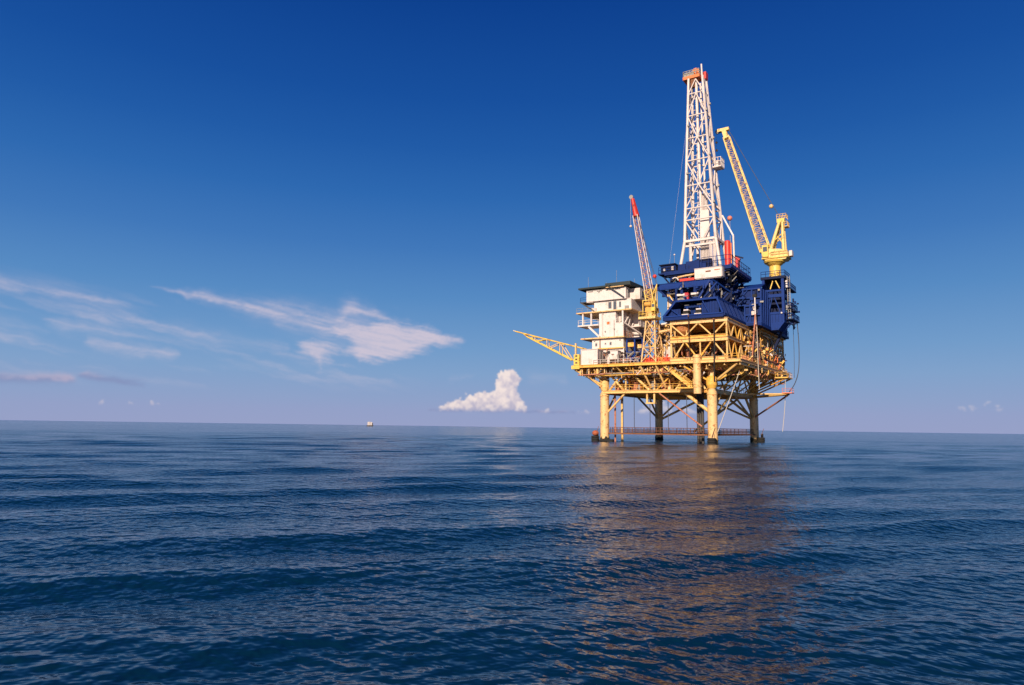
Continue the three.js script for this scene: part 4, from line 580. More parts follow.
  for (const [y0, y1, z, x0, x1] of [[25.4, 29.3, -15.6, -3.0, 0.3], [29.5, 33.2, -17.2, -5.6, 0.0]]) {
    box(m, 'annexe', x0, x1, y0, y1, -24.4, z - 0.35, M.blue);
    for (const y of [y0 + 0.15, y1 - 0.15, (y0 + y1) / 2 - 0.2]) bar(m, 'annexe_frame', [x0 - 0.1, y, z], [x1 + 0.1, y, z], 0.3, 0.28, M.blueB); for (let k = 0; k <= 3; k++) { const x = x0 + (x1 - x0) * k / 3; bar(m, 'annexe_frame', [x, y0, z - 0.02], [x, y1, z - 0.02], 0.26, 0.26, M.blueB); }
    bar(m, 'annexe_brace', [x0 + 0.2, y0 + 0.3, z - 0.1], [x0 + (x1 - x0) / 2, y1 - 0.3, z - 0.1], 0.18, 0.18, M.blueB); for (let k = 0; k < 5; k++) bar(m, 'annexe_frame', [x1 + 0.05, y0, z - 0.6 - k * 1.6], [x1 + 0.05, y1, z - 0.6 - k * 1.6], 0.2, 0.2, M.blueB);
  }
  { const q = rng(61); for (let k = 0; k < 16; k++) { const x = -5.2 + q() * 5.4, y = 25.6 + q() * 7, w = 0.25 + q() * 0.5; box(m, 'fitting', x, x + w, y, y + 0.2 + q() * 0.7, (y > 29.4 ? -17.2 : x > -3 ? -15.6 : -17.2), (y > 29.4 ? -16.9 : x > -3 ? -15.3 : -16.9), [M.blueB, M.grey, M.navy, M.whiteB][k % 4]); } }
  box(m, 'annexe', -2.4, 0.2, 25.4, 30.8, -41, -29.2, M.blue); box(m, 'annexe', -2.6, 0.1, 30.85, 33.0, -38, -29.2, M.blue); put(m, 'railing', railG([[0.25, 25.35, -29.5], [0.25, 25.35, -41.6]], 1.2, 0.06), M.blueB);
  const ap = put(m, 'annexe_roof', quadPlateG([-5.6, 33.4, -17.2], [0.0, 33.4, -17.2], [-0.6, 35.4, -24], [-5.6, 35.4, -24], 0.2), M.blueB);
}
{ // small fittings on the shaded levels of the module
  const m = scene.getObjectByName('drilling_module'), q = rng(88), mats = [M.blueB, M.navy, M.blue, M.steel, M.blueB, M.grey], gs = mats.map(() => []);
  for (let k = 0; k < 190; k++) { const lev = k % 3, a = lev === 0 ? V(-13.6 + q() * 9, 28.9 + q() * 3.2, -3 - q() * 5) : lev === 1 ? V(-5.8 + q() * 2.4, 29 + q() * 6, -7 - q() * 12) : V(-16.5 + q() * 13, 33.6 + q() * 1.8, -6 - q() * 3), d = [V(1, 0, 0), V(0, 1, 0), V(0, 0, 1), V(0.7, 0.7, 0)][Math.floor(q() * 4)], b = a.clone().addScaledVector(d, 0.4 + q() * 1.6); gs[Math.floor(q() * mats.length)].push(q() < 0.6 ? tubeG(a, b, 0.05 + q() * 0.09, undefined, 6) : barG(a, b, 0.15 + q() * 0.35, 0.15 + q() * 0.3)); }
  gs.forEach((g, i) => put(m, 'small_fittings', g, mats[i], { kind: 'stuff' }));
}
// equipment standing in the drilling module
const y1m = 25.4;
for (const [x, l] of [[-11.0, 'white and black pump unit on the lower blue floor, beside the sloped end'], [-8.4, 'white and black pump unit on the lower blue floor, towards the near corner']]) {
  const t = thing('mud_pump', l, 'pump', [x, y1m, -1.8], 'pump units in the blue module');
  box(t, 'base', x - 0.7, x + 0.7, y1m + 0.26, y1m + 0.6, -2.6, -1.0, M.white); box(t, 'body', x - 0.5, x + 0.6, y1m + 0.6, y1m + 1.3, -2.5, -1.2, M.black); box(t, 'cover', x - 0.35, x + 0.65, y1m + 1.3, y1m + 1.55, -2.5, -1.1, M.white); tube(t, 'stack', [x + 0.2, y1m + 1.5, -1.8], [x + 0.2, y1m + 2.4, -1.8], 0.2, M.blueB, 0.2, 10, false); box(t, 'top_plate', x - 0.2, x + 0.7, y1m + 2.4, y1m + 2.55, -2.3, -1.3, M.grey);
}
for (const [x, z, l, k] of [[-12.9, -4.2, 'white topped shaker unit under the long blue girder, nearer the crane', 0], [-9.9, -4.2, 'white topped shaker unit under the long blue girder, nearer the white tank', 1]]) {
  const t = thing('shale_shaker', l, 'shaker', [x, 28.85, z], 'shaker units under the blue girder'), y = 28.86;
  box(t, 'frame', x - 0.8, x + 0.8, y, y + 1.1, z - 1.5, z, M.grey); box(t, 'screen', x - 0.9, x + 0.9, y + 1.6, y + 2.0, z - 1.6, z + 0.1, M.white); box(t, 'motor', x - 0.4, x + 0.5, y + 1.1, y + 1.6, z - 1.2, z - 0.2, M.dark); tube(t, 'duct', [x + 1.0, y + 0.1, z - 0.4], [x + 1.0, y + 1.7, z - 0.4], 0.25, M.whiteB, 0.25, 10, false);
}
{
  const t = thing('fire_cabinet', 'bright red cabinet on the middle level under the blue girder', 'cabinet', [-11.6, 28.86, -4]); box(t, 'body', -12.0, -11.2, 28.87, 30.9, -4.4, -3.7, M.red); box(t, 'hose_reel', -11.2, -10.4, 28.87, 29.5, -4.3, -3.8, M.orange); box(t, 'door', -11.9, -11.3, 29.0, 30.8, -3.69, -3.64, paint(0.5, 0.03, 0.08, 0.5));
}
{
  const t = thing('mud_tank', 'long white box tank in front of the derrick base', 'tank', [-7, 33.7, -4.7]); box(t, 'body', -10.0, -4.4, 33.75, 35.75, -5.9, -4.3, M.white); box(t, 'end_rib', -4.38, -4.28, 33.8, 35.7, -5.8, -4.4, M.whiteB); box(t, 'lid', -10.05, -4.3, 35.76, 35.86, -5.95, -4.2, M.whiteB); box(t, 'base', -9.9, -4.5, 33.6, 33.74, -5.8, -4.5, M.whiteB);
  put(t, 'mark', boxG(-7.7, -6.6, 34.9, 35.2, -4.3, -4.285), M.rust); put(t, 'mark', boxG(-5.9, -4.7, 35.1, 35.3, -4.3, -4.285), M.orange);
}
{
  const t = thing('pipe_rack', 'red rack of pipes and a cream pipe lying on the long blue girder', 'pipe rack', [-11.6, 33.6, -4.8]); box(t, 'tray', -13.4, -10.2, 33.62, 34.15, -5.4, -4.6, M.red); tube(t, 'pipe', [-13.8, 34.6, -4.8], [-10.1, 34.9, -4.8], 0.2, M.creamPale, 0.2, 10, false); const q = new THREE.TorusGeometry(0.7, 0.14, 8, 14, Math.PI * 0.75); q.translate(-14.4, 33.9, -4.8); put(t, 'bent_pipe', q, M.white);
}
{
  const t = thing('driller_cabin', 'small dark blue cabin on the drill floor beside the derrick leg', 'cabin', [-16.9, 36.2, -9]); box(t, 'body', -18.6, -15.4, 36.42, 38.2, -10.4, -7.6, M.navy); box(t, 'roof', -18.9, -15.2, 38.2, 38.4, -10.7, -7.2, M.navy); box(t, 'floor', -19.0, -15.0, 36.1, 36.4, -10.8, -6.9, M.blue);
  put(t, 'railing', railG([[-18.9, 36.4, -7.0], [-15.1, 36.4, -7.0]], 1.3, 0.06), M.blueB); box(t, 'lamp', -18.0, -17.6, 37.0, 37.5, -7.6, -7.5, M.white); box(t, 'lamp', -16.2, -15.7, 37.0, 37.8, -7.6, -7.5, M.whiteB); tube(t, 'antenna', [-16, 38.4, -9], [-16, 40.6, -9], 0.04, M.grey, 0.04, 5); const s = new THREE.SphereGeometry(0.2, 10, 8); s.translate(-16, 40.7, -9); put(t, 'antenna_ball', s, M.white); bar(t, 'support', [-18.4, 36.1, -8], [-16.4, 33.6, -8], 0.3, 0.3, M.navy);
}
{
  const t = thing('vertical_tank', 'tall bright red vertical tank beside the derrick foot', 'tank', [-4.9, 36.4, -10.6]); tube(t, 'shell', [-4.9, 36.6, -10.6], [-4.9, 42.4, -10.6], 0.62, M.red, 0.62, 18, false); const s = new THREE.SphereGeometry(0.62, 16, 8, 0, 6.2832, 0, Math.PI / 2); s.scale(1, 0.5, 1); s.translate(-4.9, 42.4, -10.6); put(t, 'head', s, M.red); tube(t, 'skirt', [-4.9, 36.42, -10.6], [-4.9, 36.6, -10.6], 0.7, M.red, 0.7, 18, false); tube(t, 'riser', [-4.1, 36.5, -10.4], [-4.1, 42.0, -10.4], 0.14, M.orange);
}
{
  const t = thing('hydraulic_unit', 'red hydraulic unit with a sloping hood on the blue drill floor', 'machine', [-3.5, 36.4, -14]); box(t, 'body', -4.2, -3.5, 36.42, 38.9, -14.8, -13.2, M.red); bar(t, 'hood', [-6.0, 40.4, -14], [-3.3, 39.0, -14], 0.8, 0.5, M.red); tube(t, 'post', [-5.4, 36.42, -14], [-5.4, 40.1, -14], 0.12, M.navy); bar(t, 'arm', [-5.9, 40.7, -14.6], [-3.0, 39.7, -15.6], 0.2, 0.3, M.navy);
}
{
  const t = thing('marker_mast', 'thin mast with a salmon orange ball standing on the drill floor', 'mast', [-5.4, 36.4, -14]); tube(t, 'pole', [-5.4, 40.2, -14.6], [-5.4, 48.2, -14.6], 0.04, M.rope, 0.04, 5); tube(t, 'pole_foot', [-5.4, 36.42, -14.6], [-5.4, 40.2, -14.6], 0.06, M.navy, 0.06, 5); const s = new THREE.SphereGeometry(0.55, 16, 12); s.translate(-5.4, 48.7, -14.6); put(t, 'ball', s, paint(0.72, 0.24, 0.17, 0.6));
}

// ------------------------------------------------------------ derrick
{
  const d = thing('derrick', 'tall white lattice drilling derrick with an orange crown', 'derrick', [-9.8, 36.4, -10.4]);
  const cx = -9.85, cz = -10.5, KY = 42.9, TY = 80.0, F = 36.4;
  const hw = y => { const t = (y - KY) / (TY - KY); return [3.35 + (1.6 - 3.35) * t, 2.7 + (1.25 - 2.7) * t]; };
  const off = y => (y - KY) / (TY - KY) * -0.75;
  const P = (q, y) => { const [a, b] = hw(y), [i, j] = [[-1, 1], [1, 1], [1, -1], [-1, -1]][q % 4]; return V(cx + off(y) + i * a, y, cz + j * b); };
  for (let q = 0; q < 4; q++) { tube(d, 'leg', P(q, KY), P(q, TY + 0.4), 0.34, M.mast, 0.27, 8); const f = P(q, KY), o = f.clone(); o.y = F; o.x += (q === 0 || q === 3 ? -1.25 : 0.9); tube(d, 'leg', f, o, 0.34, M.mast, 0.34, 8); }
  const lv = [KY, 47.6, 50.2, 55.4, 61.1, 66.3, 71.5, 76.7];
  for (let q = 0; q < 4; q++) for (let k = 0; k < lv.length; k++) {
    const a = P(q, lv[k]), b = P(q + 1, lv[k]);
    if (k) tube(d, 'girt', a, b, 0.16, M.mast, 0.16, 6); else bar(d, 'girt', a, b, 0.55, 0.5, M.mast);
    const mid = a.clone().lerp(b, 0.5);
    if (k < lv.length - 1) { const c = P(q, lv[k + 1]), e = P(q + 1, lv[k + 1]); if (k === 0) { tube(d, 'brace', a.clone().lerp(b, 0.42), c, 0.145, M.mast, 0.145, 6); tube(d, 'brace', a.clone().lerp(b, 0.58), e, 0.145, M.mast, 0.145, 6); } else if (k === 1) { tube(d, 'brace', b, P(q, lv[2]).lerp(P(q + 1, lv[2]), 0.8), 0.14, M.mast, 0.14, 6); tube(d, 'brace', a, P(q, lv[2]).lerp(P(q + 1, lv[2]), 0.25), 0.14, M.mast, 0.14, 6); } else if (k % 2 === 0) { const t = c.clone().lerp(e, 0.5); tube(d, 'brace', a, t, 0.145, M.mast, 0.145, 6); tube(d, 'brace', b, t, 0.145, M.mast, 0.145, 6); } else { tube(d, 'brace', mid, c, 0.145, M.mast, 0.145, 6); tube(d, 'brace', mid, e, 0.145, M.mast, 0.145, 6); } }
    else { const t = P(q, TY).lerp(P(q + 1, TY), 0.5); tube(d, 'brace', a, t, 0.14, M.mast, 0.14, 6); tube(d, 'brace', b, t, 0.14, M.mast, 0.14, 6); }
  }
  // secondary bracing, cable runs and lamps
  for (let q = 0; q < 4; q++) { const g = []; for (let k = 2; k < lv.length - 1; k++) { const y = (lv[k] + lv[k + 1]) / 2, l = P(q, y), r = P(q + 1, y); g.push(tubeG(l, l.clone().lerp(r, 0.27), 0.075, 0.075, 5), tubeG(r, r.clone().lerp(l, 0.27), 0.075, 0.075, 5)); } put(d, 'secondary_brace', g, M.mast); }
  for (let q = 1; q < 3; q++) tube(d, 'cable_run', P(q, KY).add(V(0.1, 0, 0.25)), P(q, 77).add(V(0.1, 0, 0.25)), 0.1, M.whiteB, 0.09, 6);
  for (const [q, y] of [[1, 50.6], [2, 55.6], [1, 61.4], [2, 66.5], [1, 71.8], [0, 58], [2, 74.4], [0, 69]]) { const c = P(q, y); box(d, 'flood_lamp', c.x + 0.15, c.x + 0.55, y, y + 0.4, c.z + 0.1, c.z + 0.5, M.grey); }
  // inner ladder and guide columns
  tube(d, 'guide_column', [cx - 0.2, 44, cz + 0.6], [cx - 0.85, 79.6, cz + 0.6], 0.32, M.mast, 0.3, 10); tube(d, 'guide_column', [cx + 0.5, 44, cz - 0.6], [cx - 0.3, 79.6, cz - 0.6], 0.24, M.mast, 0.22, 8);
  { const g = []; for (let k = 0; k < 60; k++) { const y = 44 + k * 0.56; g.push(boxG(cx - 1.5 + off(y) * 0.9 + k * 0.008, cx - 1.0 + off(y) * 0.9 + k * 0.008, y, y + 0.08, cz - 1.06, cz - 0.98)); } g.push(barG([cx - 1.5, 43.5, cz - 1], [cx - 1.42, 78, cz - 1], 0.12, 0.12), barG([cx - 1.0, 43.5, cz - 1], [cx - 0.92, 78, cz - 1], 0.12, 0.12)); put(d, 'ladder', g, M.mast); }
  { const g = []; for (let i = 0; i < 6; i++) for (let j = 0; j < 3; j++) g.push(tubeG([cx - 0.4 + i * 0.32, F + 0.5, cz + 0.4 + j * 0.34], [cx - 0.45 + i * 0.29, 53 + (i * 5 + j * 3) % 4 * 0.7, cz + 0.2 + j * 0.3], 0.11, 0.11, 6)); put(d, 'drill_pipe_stand', g, M.whiteB, { kind: 'stuff' }); }
  box(d, 'travelling_block', cx - 0.2, cx + 1.7, 43.6, 49.6, cz + 1.2, cz + 1.7, M.mast);
  // lower portal
  for (const [x, w] of [[-2.3, 0.5], [2.2, 0.45], [3.0, 0.4]]) bar(d, 'portal_post', [cx + x, F, cz + 2.3], [cx + x * 0.97, KY - 0.4, cz + 2.4], w, 0.5, M.mast);
  for (const x of [-2.2, 2.4]) bar(d, 'portal_post', [cx + x, F, cz - 2.4], [cx + x, KY - 0.4, cz - 2.4], 0.5, 0.5, M.mast);
  bar(d, 'portal_beam', [cx - 3.2, KY - 1.0, cz + 2.5], [cx + 3.3, KY - 1.0, cz + 2.5], 0.35, 0.4, M.mast);
  bar(d, 'raising_strut', [cx + 3.4, 49.0, cz - 2.2], [cx + 5.6, 44.2, cz - 2.4], 0.3, 0.3, M.mast); bar(d, 'raising_strut', [cx + 5.6, 44.3, cz - 2.4], [cx + 5.7, F, cz - 2.4], 0.3, 0.3, M.mast);
  box(d, 'drawworks', cx - 1.0, cx + 2.6, F, F + 2.0, cz + 2.9, cz + 3.6, M.navy);
  // racking board
  const rb = put(d, 'racking_board', [boxG(cx + 2.0, cx + 4.0, 59.4, 59.65, cz - 2.6, cz - 0.2), boxG(cx + 2.3, cx + 3.3, 59.65, 61.2, cz - 2.2, cz - 1.0)], M.mast); put(rb, 'railing', railG([[cx + 2.1, 59.65, cz - 0.25], [cx + 3.95, 59.65, cz - 0.25], [cx + 3.95, 59.65, cz - 2.5], [cx + 2.1, 59.65, cz - 2.5]], 1.9, 0.08, 0.6), M.mast);
  // crown
  const X = cx - 0.75; const cr = box(d, 'crown_platform', X - 2.9, X + 0.9, 80.4, 81.1, cz - 1.4, cz + 1.3, M.orange); put(cr, 'railing', [...railG([[X - 2.8, 81.1, cz + 1.25], [X + 0.8, 81.1, cz + 1.25], [X + 0.8, 81.1, cz - 1.3], [X - 2.8, 81.1, cz - 1.3], [X - 2.8, 81.1, cz + 1.25]], 1.2, 0.09, 0.7), boxG(X - 2.85, X - 0.4, 81.15, 82.0, cz + 1.15, cz + 1.2)], M.grey);
  { const g = new THREE.CylinderGeometry(0.85, 0.85, 0.9, 18); g.rotateX(Math.PI / 2); g.translate(X - 0.2, 82.0, cz + 0.3); put(d, 'crown_sheave', g, M.orange); }
  box(d, 'crown_beam', X - 1.2, X - 0.2, 78.4, 80.38, cz + 0.2, cz + 1.0, M.rust); box(d, 'crown_block', X + 0.95, X + 1.9, 80.3, 81.9, cz - 1.6, cz - 0.2, M.red);
  tube(d, 'gin_pole', [X + 1.75, 76, cz + 1.5], [X + 1.45, 82.9, cz + 1.5], 0.2, M.white, 0.18, 8, false);
  tube(d, 'guy_line', [X - 1.7, 80, cz - 1.2], [-20.2, 33.6, cz - 4], 0.02, M.rope, 0.02, 4);
}

// ------------------------------------------------------------ blue crane support tower
{
  const t = thing('crane_support', 'blue steel box tower under the big yellow crane', 'support tower', [1, 24.6, -26]);
  const x0 = -1.0, x1 = 3.1, z0 = -28.4, z1 = -24;
  for (const x of [x0, x1]) for (const z of [z0, z1]) bar(t, 'corner_post', [x, 28.4, z], [x, 36.2, z], 0.55, 0.55, M.blueB);
  for (const [y, h] of [[28.5, 0.5], [32.4, 0.7], [33.6, 0.4]]) { for (const z of [z0, z1]) bar(t, 'ring_beam', [x0, y, z], [x1, y, z], 0.5, h, M.blueB); for (const x of [x0, x1]) bar(t, 'ring_beam', [x, y, z0], [x, y, z1], 0.5, h, M.blue); }
  box(t, 'top_deck', x0 - 0.5, x1 + 0.6, 36.2, 36.75, z0 - 0.6, z1 + 0.5, M.navy);
  { const s = new THREE.Shape([[x0 - 0.1, 28.2], [x0 - 0.1, 25.4], [x0 + 1.2, T2 + 0.46], [x1 - 1.2, T2 + 0.46], [x1 + 0.1, 26.4], [x1 + 0.1, 28.2]].map(q => new THREE.Vector2(...q))), g = new THREE.ExtrudeGeometry(s, { depth: z1 + 0.15 - z0, bevelEnabled: false }); g.translate(0, 0, z0); put(t, 'lower_box', g, M.blueB); }
  put(t, 'lower_rib', [0, 1, 2, 3, 4, 5].map(k => boxG(x0 + 0.3 + k * 0.68, x0 + 0.38 + k * 0.68, 26.5, 28.15, z1 + 0.16, z1 + 0.26)), M.blue);
  bar(t, 'window_brace', [0.0, 28.8, z1], [0.8, 32.2, z1], 0.2, 0.2, M.blueB); bar(t, 'window_brace', [2.4, 28.8, z1], [1.2, 32.2, z1], 0.2, 0.2, M.blueB);
  bar(t, 'yellow_brace', [0.4, 34.0, z1 - 0.1], [1.0, 35.8, z1 - 0.1], 0.2, 0.2, M.crane); bar(t, 'yellow_brace', [2.4, 34.0, z1 - 0.1], [1.6, 35.8, z1 - 0.1], 0.2, 0.2, M.crane);
  box(t, 'core_wall', x0 + 0.4, x1 - 0.4, 28.5, 36.1, z0 + 0.3, z0 + 0.5, M.navy); box(t, 'side_plate', x0 + 0.1, x0 + 0.2, 28.6, 36.0, z0 + 0.3, z1 - 0.4, M.navy);
  bar(t, 'tie_beam', [x0, 28.6, z1], [-5.5, 29.6, z1 + 0.6], 0.4, 0.5, M.blue); bar(t, 'tie_beam', [x0, 33, z0], [-5.5, 33, z0 + 4], 0.4, 0.5, M.blue); bar(t, 'tie_beam', [x0 + 0.2, 25.2, -26], [-3.2, 24.9, -24], 0.6, 0.6, M.blue); bar(t, 'tie_beam', [x0 + 1.6, 25.2, -27.6], [-0.3, T2 + 0.5, -30], 0.5, 0.5, M.navy); bar(t, 'knee', [1.8, 24.9, -27.6], [-0.1, 20.6, -27.6], 0.5, 0.5, M.navy);
  box(t, 'link_wall', -3.2, x0 - 0.35, T2 + 0.46, 33.2, -27.6, -25.1, M.blue); bar(t, 'link_frame', [-3.1, 33.3, -25], [x0, 33.3, -24.9], 0.3, 0.4, M.blueB); bar(t, 'link_frame', [-3.1, 30.6, -25], [x0, 30.6, -24.9], 0.3, 0.3, M.blueB); bar(t, 'link_frame', [-3.0, 26.0, -25], [x0 - 0.2, 29.6, -24.9], 0.2, 0.2, M.blueB);
  // side platforms with ladders and rails
  for (const [y, w] of [[27.0, 1.5], [29.4, 1.2], [34.0, 1.0]]) { const q = box(t, 'side_platform', x1 + 0.3, x1 + 0.3 + w, y, y + 0.2, z0 - 3, z1 - 0.6, M.navy); put(q, 'railing', railG([[x1 + 0.4, y + 0.2, z1 - 0.7], [x1 + 0.2 + w, y + 0.2, z1 - 0.7], [x1 + 0.2 + w, y + 0.2, z0 - 2.9]], 1.2, 0.07, 0.9), M.blue); bar(t, 'bracket', [x1 + 0.2 + w, y, -26], [x1 + 0.1, y - 1.8, -26], 0.2, 0.2, M.blue); }
  put(t, 'railing', railG([[x0 - 0.4, 36.75, z1 + 0.4], [x1 + 0.5, 36.75, z1 + 0.4], [x1 + 0.5, 36.75, z0 - 0.5]], 1.2, 0.06, 1.0), M.blue);
  { const g = [barG([x1 + 0.75, 27, -25], [x1 + 0.75, 36.8, -25], 0.1, 0.1), barG([x1 + 1.25, 27, -25], [x1 + 1.25, 36.8, -25], 0.1, 0.1)]; for (let y = 27.2; y < 36.6; y += 0.4) g.push(boxG(x1 + 0.75, x1 + 1.25, y, y + 0.06, -25.03, -24.97)); put(t, 'ladder', g, M.grey); }
  box(t, 'switch_box', x1 + 0.35, x1 + 0.8, 34.2, 35.8, -25.3, -24.8, M.white); box(t, 'lamp', x0 - 0.25, x0 + 0.35, 27.6, 28.0, z1 + 0.2, z1 + 0.5, M.white); box(t, 'lamp', 2.6, 2.9, 28.3, 28.6, z1 + 0.3, z1 + 0.5, M.white); box(t, 'lamp', x1 + 0.4, x1 + 0.7, 29.2, 30.2, -24.9, -24.6, M.grey);
  { const q = rng(77); for (let k = 0; k < 54; k++) { const x = x1 + 0.2 + q() * 1.9 * q(), y = 25.6 + q() * 6.5, z = z1 - 1 - q() * 6; if (k % 2) bar(t, 'bracket_rod', [x, y, z], [x + (q() - 0.3) * 1.4, y + (q() - 0.5) * 2.4, z + (q() - 0.5) * 1.5], 0.09 + q() * 0.1, 0.1, k % 3 ? M.navy : M.blue); else box(t, 'fitting', x, x + 0.2 + q() * 0.5, y, y + 0.2 + q() * 0.6, z - 0.5, z, k % 5 ? M.navy : M.blue); } }
}

// ------------------------------------------------------------ big yellow pedestal crane
{
  const c = thing('pedestal_crane', 'big yellow pedestal crane with a long lattice boom on the blue tower', 'crane', [1.1, 36.76, -26.2]);
  const cx = 1.1, cz = -26.2;
  tube(c, 'pedestal', [cx, 36.77, cz], [cx, 39.6, cz], 1.3, M.crane, 1.2, 24, false); tube(c, 'pedestal_flange', [cx, 36.76, cz], [cx, 37.0, cz], 1.65, M.crane, 1.65, 24, false);
  put(c, 'slew_ring', [tubeG([cx, 39.6, cz], [cx, 40.3, cz], 1.25, 2.1, 24), tubeG([cx, 40.3, cz], [cx, 40.7, cz], 2.2, 2.4, 24, false)], M.crane);
  const hull = new THREE.Shape([[-2.3, 0.5], [-1.5, -0.1], [2.6, -0.1], [3.1, 0.5], [3.1, 1.3], [1.6, 2.2], [-0.4, 2.5], [-2.5, 2.7]].map(p => new THREE.Vector2(...p))); const hg = new THREE.ExtrudeGeometry(hull, { depth: 3.0, bevelEnabled: true, bevelSize: 0.08, bevelThickness: 0.08, bevelSegments: 1 }); hg.translate(cx, 40.8, cz - 1.5); put(c, 'turret', hg, M.cranePale);
  box(c, 'machine_deck', cx - 2.4, cx + 3.2, 41.1, 41.3, cz - 1.9, cz + 1.9, M.crane); put(c, 'railing', railG([[cx - 0.4, 41.3, cz + 1.85], [cx + 3.1, 41.3, cz + 1.85], [cx + 3.1, 41.3, cz - 1.8]], 1.2, 0.06, 0.9), M.cream);
  const cab = box(c, 'cab', cx - 2.2, cx - 0.9, 41.5, 44.1, cz + 0.9, cz + 2.1, M.crane); put(cab, 'window', [boxG(cx - 2.0, cx - 1.1, 42.7, 43.8, cz + 2.08, cz + 2.14), boxG(cx - 0.92, cx - 0.86, 42.7, 43.8, cz + 1.1, cz + 1.9)], glass);
  box(c, 'winch_house', cx + 0.4, cx + 2.4, 41.3, 42.9, cz - 1.1, cz + 1.1, M.crane); box(c, 'boom_hinge', cx - 3.0, cx - 0.6, 42.9, 43.5, cz - 1.2, cz + 1.2, M.crane); put(c, 'railing', railG([[cx - 3.0, 43.5, cz + 1.2], [cx - 0.7, 43.5, cz + 1.2]], 0.9, 0.06, 0.7), M.crane);
  // A-frame
  const top = y => V(cx + 1.7, y, cz); for (const s of [-1, 1]) { tube(c, 'gantry_leg', [cx - 0.6, 43.0, cz + s * 1.2], [cx + 1.4, 49.6, cz + s * 0.6], 0.4, M.cranePale, 0.32, 8); tube(c, 'gantry_leg', [cx + 2.2, 41.4, cz + s * 1.2], [cx + 2.0, 49.6, cz + s * 0.6], 0.36, M.cranePale, 0.3, 8); tube(c, 'gantry_brace', [cx + 0.9, 46.2, cz + s * 0.9], [cx + 2.1, 44.4, cz + s * 1.0], 0.12, M.crane); tube(c, 'gantry_brace', [cx + 0.2, 45.2, cz + s], [cx + 2.1, 46.8, cz + s * 0.9], 0.12, M.crane); }
  box(c, 'gantry_head', cx + 0.9, cx + 2.5, 49.3, 50.2, cz - 0.9, cz + 0.9, M.crane); put(c, 'railing', railG([[cx + 0.9, 50.2, cz + 0.9], [cx + 2.9, 50.2, cz + 0.9], [cx + 2.9, 50.2, cz - 0.9], [cx + 0.9, 50.2, cz - 0.9]], 1.0, 0.06, 0.6), M.cream); put(c, 'gantry_walkway', [boxG(cx + 2.4, cx + 3.2, 48.2, 48.35, cz - 0.9, cz + 0.9), ...railG([[cx + 2.5, 48.35, cz + 0.85], [cx + 3.15, 48.35, cz + 0.85], [cx + 3.15, 48.35, cz - 0.85]], 1.0, 0.06, 0.6)], M.cream);
  box(c, 'ballast', cx + 3.25, cx + 3.9, 41.4, 42.6, cz - 0.8, cz + 0.8, M.whiteB);
  // boom
  const a = V(cx - 2.0, 43.6, cz), b = V(-9.0, 72.4, cz), L = lattice(a, b, [2.1, 1.8], [1.3, 1.1], 30, 0.17, 0.055, [1, 0, 0]);
  const boom = put(c, 'boom', L.chords, M.cranePale); put(boom, 'lacing', L.lace, M.creamPale);
  put(c, 'boom_tip', [barG([-8.9, 72.0, cz], [-9.5, 74.2, cz], 1.3, 1.0), boxG(-11.0, -8.3, 74.0, 74.7, cz - 0.5, cz + 0.5)], M.cranePale);
  { const g = new THREE.CylinderGeometry(0.5, 0.5, 0.5, 16); g.rotateX(Math.PI / 2); g.translate(-11.1, 74.2, cz); put(c, 'sheave', g, M.grey); }
  for (const z of [-0.3, 0.3]) tube(c, 'pendant_line', [-8.6, 74.4, cz + z], [cx + 1.6, 50.3, cz + z], 0.05, M.wire, 0.05, 5);
  { const s = new THREE.SphereGeometry(0.5, 14, 10); s.translate(0.75, 53.6, cz); put(c, 'pendant_sheave', s, M.creamPale); }
  tube(c, 'hoist_line', [-11.4, 74.0, cz], [-11.4, 69.6, cz], 0.03, M.rope, 0.03, 5); for (const y of [69.6, 71.6]) { const s = new THREE.SphereGeometry(0.3, 12, 8); s.translate(-11.4, y, cz); put(c, 'hook_ball', s, M.creamPale); }
}

// ------------------------------------------------------------ boom rest, hoses and ropes
{
  const t = thing('boom_rest', 'slim white pole on a rusty pink tripod at the shaded deck edge', 'pole', [0.0, DY, -11.8]); tube(t, 'pole', [0.1, 24.5, -11.8], [0.1, 30.2, -11.8], 0.16, M.white, 0.13, 8, false); for (const [dx, dz] of [[-0.3, 2.2], [0.2, -2.2], [-0.6, 0.4]]) tube(t, 'leg', [0.1, 26.6, -11.8], [0.0 + dx, DY, -11.8 + dz], 0.15, M.rustPink, 0.12, 8); box(t, 'head', -0.3, 0.5, 30.2, 30.8, -12.1, -11.5, M.black);
}
const ropeThing = (name, label, pts, r, m, group) => { const b = pts[pts.length - 1], t = thing(name, label, name.split('_').pop(), b, group), cv = new THREE.CatmullRomCurve3(pts.map(v3)); put(t, 'line', new THREE.TubeGeometry(cv, 24, r, 6, false), m); put(t, 'end_fitting', tubeG(pts[0], [pts[0][0], pts[0][1] + 0.3, pts[0][2]], r * 1.6, r * 1.6, 6, false), M.rust); return t; };
ropeThing('black_hose', 'thick black hose hanging down the front of the upper truss', [[-5.05, 24.3, -0.55], [-5.0, 20, -0.5], [-4.9, 15.2, 0.25], [-4.9, 12, 0.3]], 0.15, M.black, 'hoses hanging from the platform');
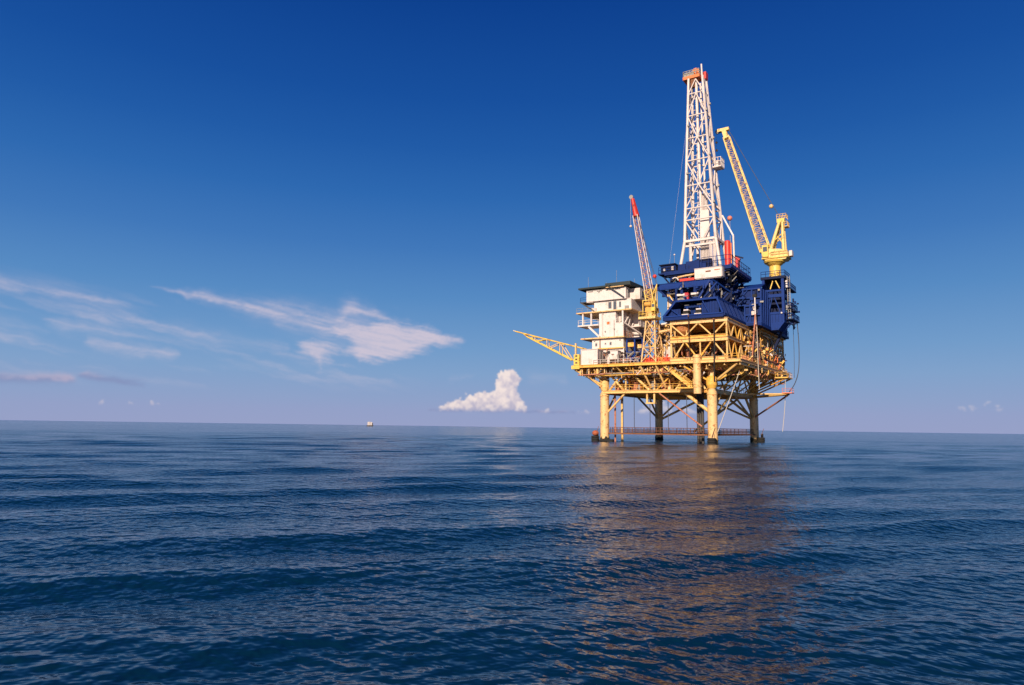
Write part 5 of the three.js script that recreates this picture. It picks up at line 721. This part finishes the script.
ropeThing('black_hose', 'thin black hose hanging in front of the hopper', [[-9.9, 25.2, 0.2], [-9.85, 22, 0.25], [-9.8, 17, 0.3]], 0.08, M.black, 'hoses hanging from the platform');
ropeThing('hanging_hose', 'long dark hose hanging off the blue tower to the outrigger', [[4.6, 27.3, -30], [4.8, 22, -30], [4.7, 16, -29], [4.2, 13, -27], [3.5, 11.2, -24.8]], 0.09, M.wire);
ropeThing('hanging_rope', 'thin line hanging straight off the blue tower platform', [[3.6, 27.3, -30.6], [3.6, 20, -30.6], [3.5, 14.6, -30.4]], 0.05, M.wire);
ropeThing('mooring_rope', 'pale rope slanting from the deck corner towards the water', [[-0.6, 14.0, -1.5], [-2.2, 9, -0.6], [-4.4, 2.4, 0.6]], 0.07, M.rope);
ropeThing('swing_rope', 'pale rope hanging from the side platform near the outrigger', [[2.4, 14.3, -26.6], [2.1, 8, -26.5], [1.5, 2.6, -26.3]], 0.06, M.rope);
ropeThing('pale_hose', 'pale hose hanging from the pole at the shaded deck edge', [[0.4, 24, -11.5], [0.5, 16, -11.3], [0.6, 11, -11.2]], 0.08, M.rope);

// ------------------------------------------------------------ far vessel on the horizon
{
  const g = new THREE.Group(), d = 1500; g.name = 'supply_vessel'; g.position.set(-d * 140 / 685, 0, -d); g.rotation.y = 0.4; g.userData = { label: 'tiny white and dark supply vessel alone on the horizon', category: 'ship' }; g.base = V(0, 0, 0); scene.add(g);
  const hs = new THREE.Shape([[-6.6, 2.2], [-6, -1], [6, -1], [7.4, 2.6]].map(p => new THREE.Vector2(...p))), hg = new THREE.ExtrudeGeometry(hs, { depth: 6, bevelEnabled: false }); hg.translate(0, 0, -3); put(g, 'hull', hg, M.dark);
  put(g, 'deckhouse', boxG(-4.6, -0.4, 2.2, 9.6, -2.6, 2.6), M.white); put(g, 'deckhouse', boxG(0.2, 4.4, 2.4, 9.4, -2.6, 2.6), M.white); put(g, 'funnel', boxG(4.6, 6.4, 2.4, 7.5, -1.6, 1.6), M.dark); put(g, 'mast', tubeG([-0.1, 2, 0], [-0.1, 14, 0], 0.3, 0.2, 6), M.grey);
}
renderer.render(scene, camera);
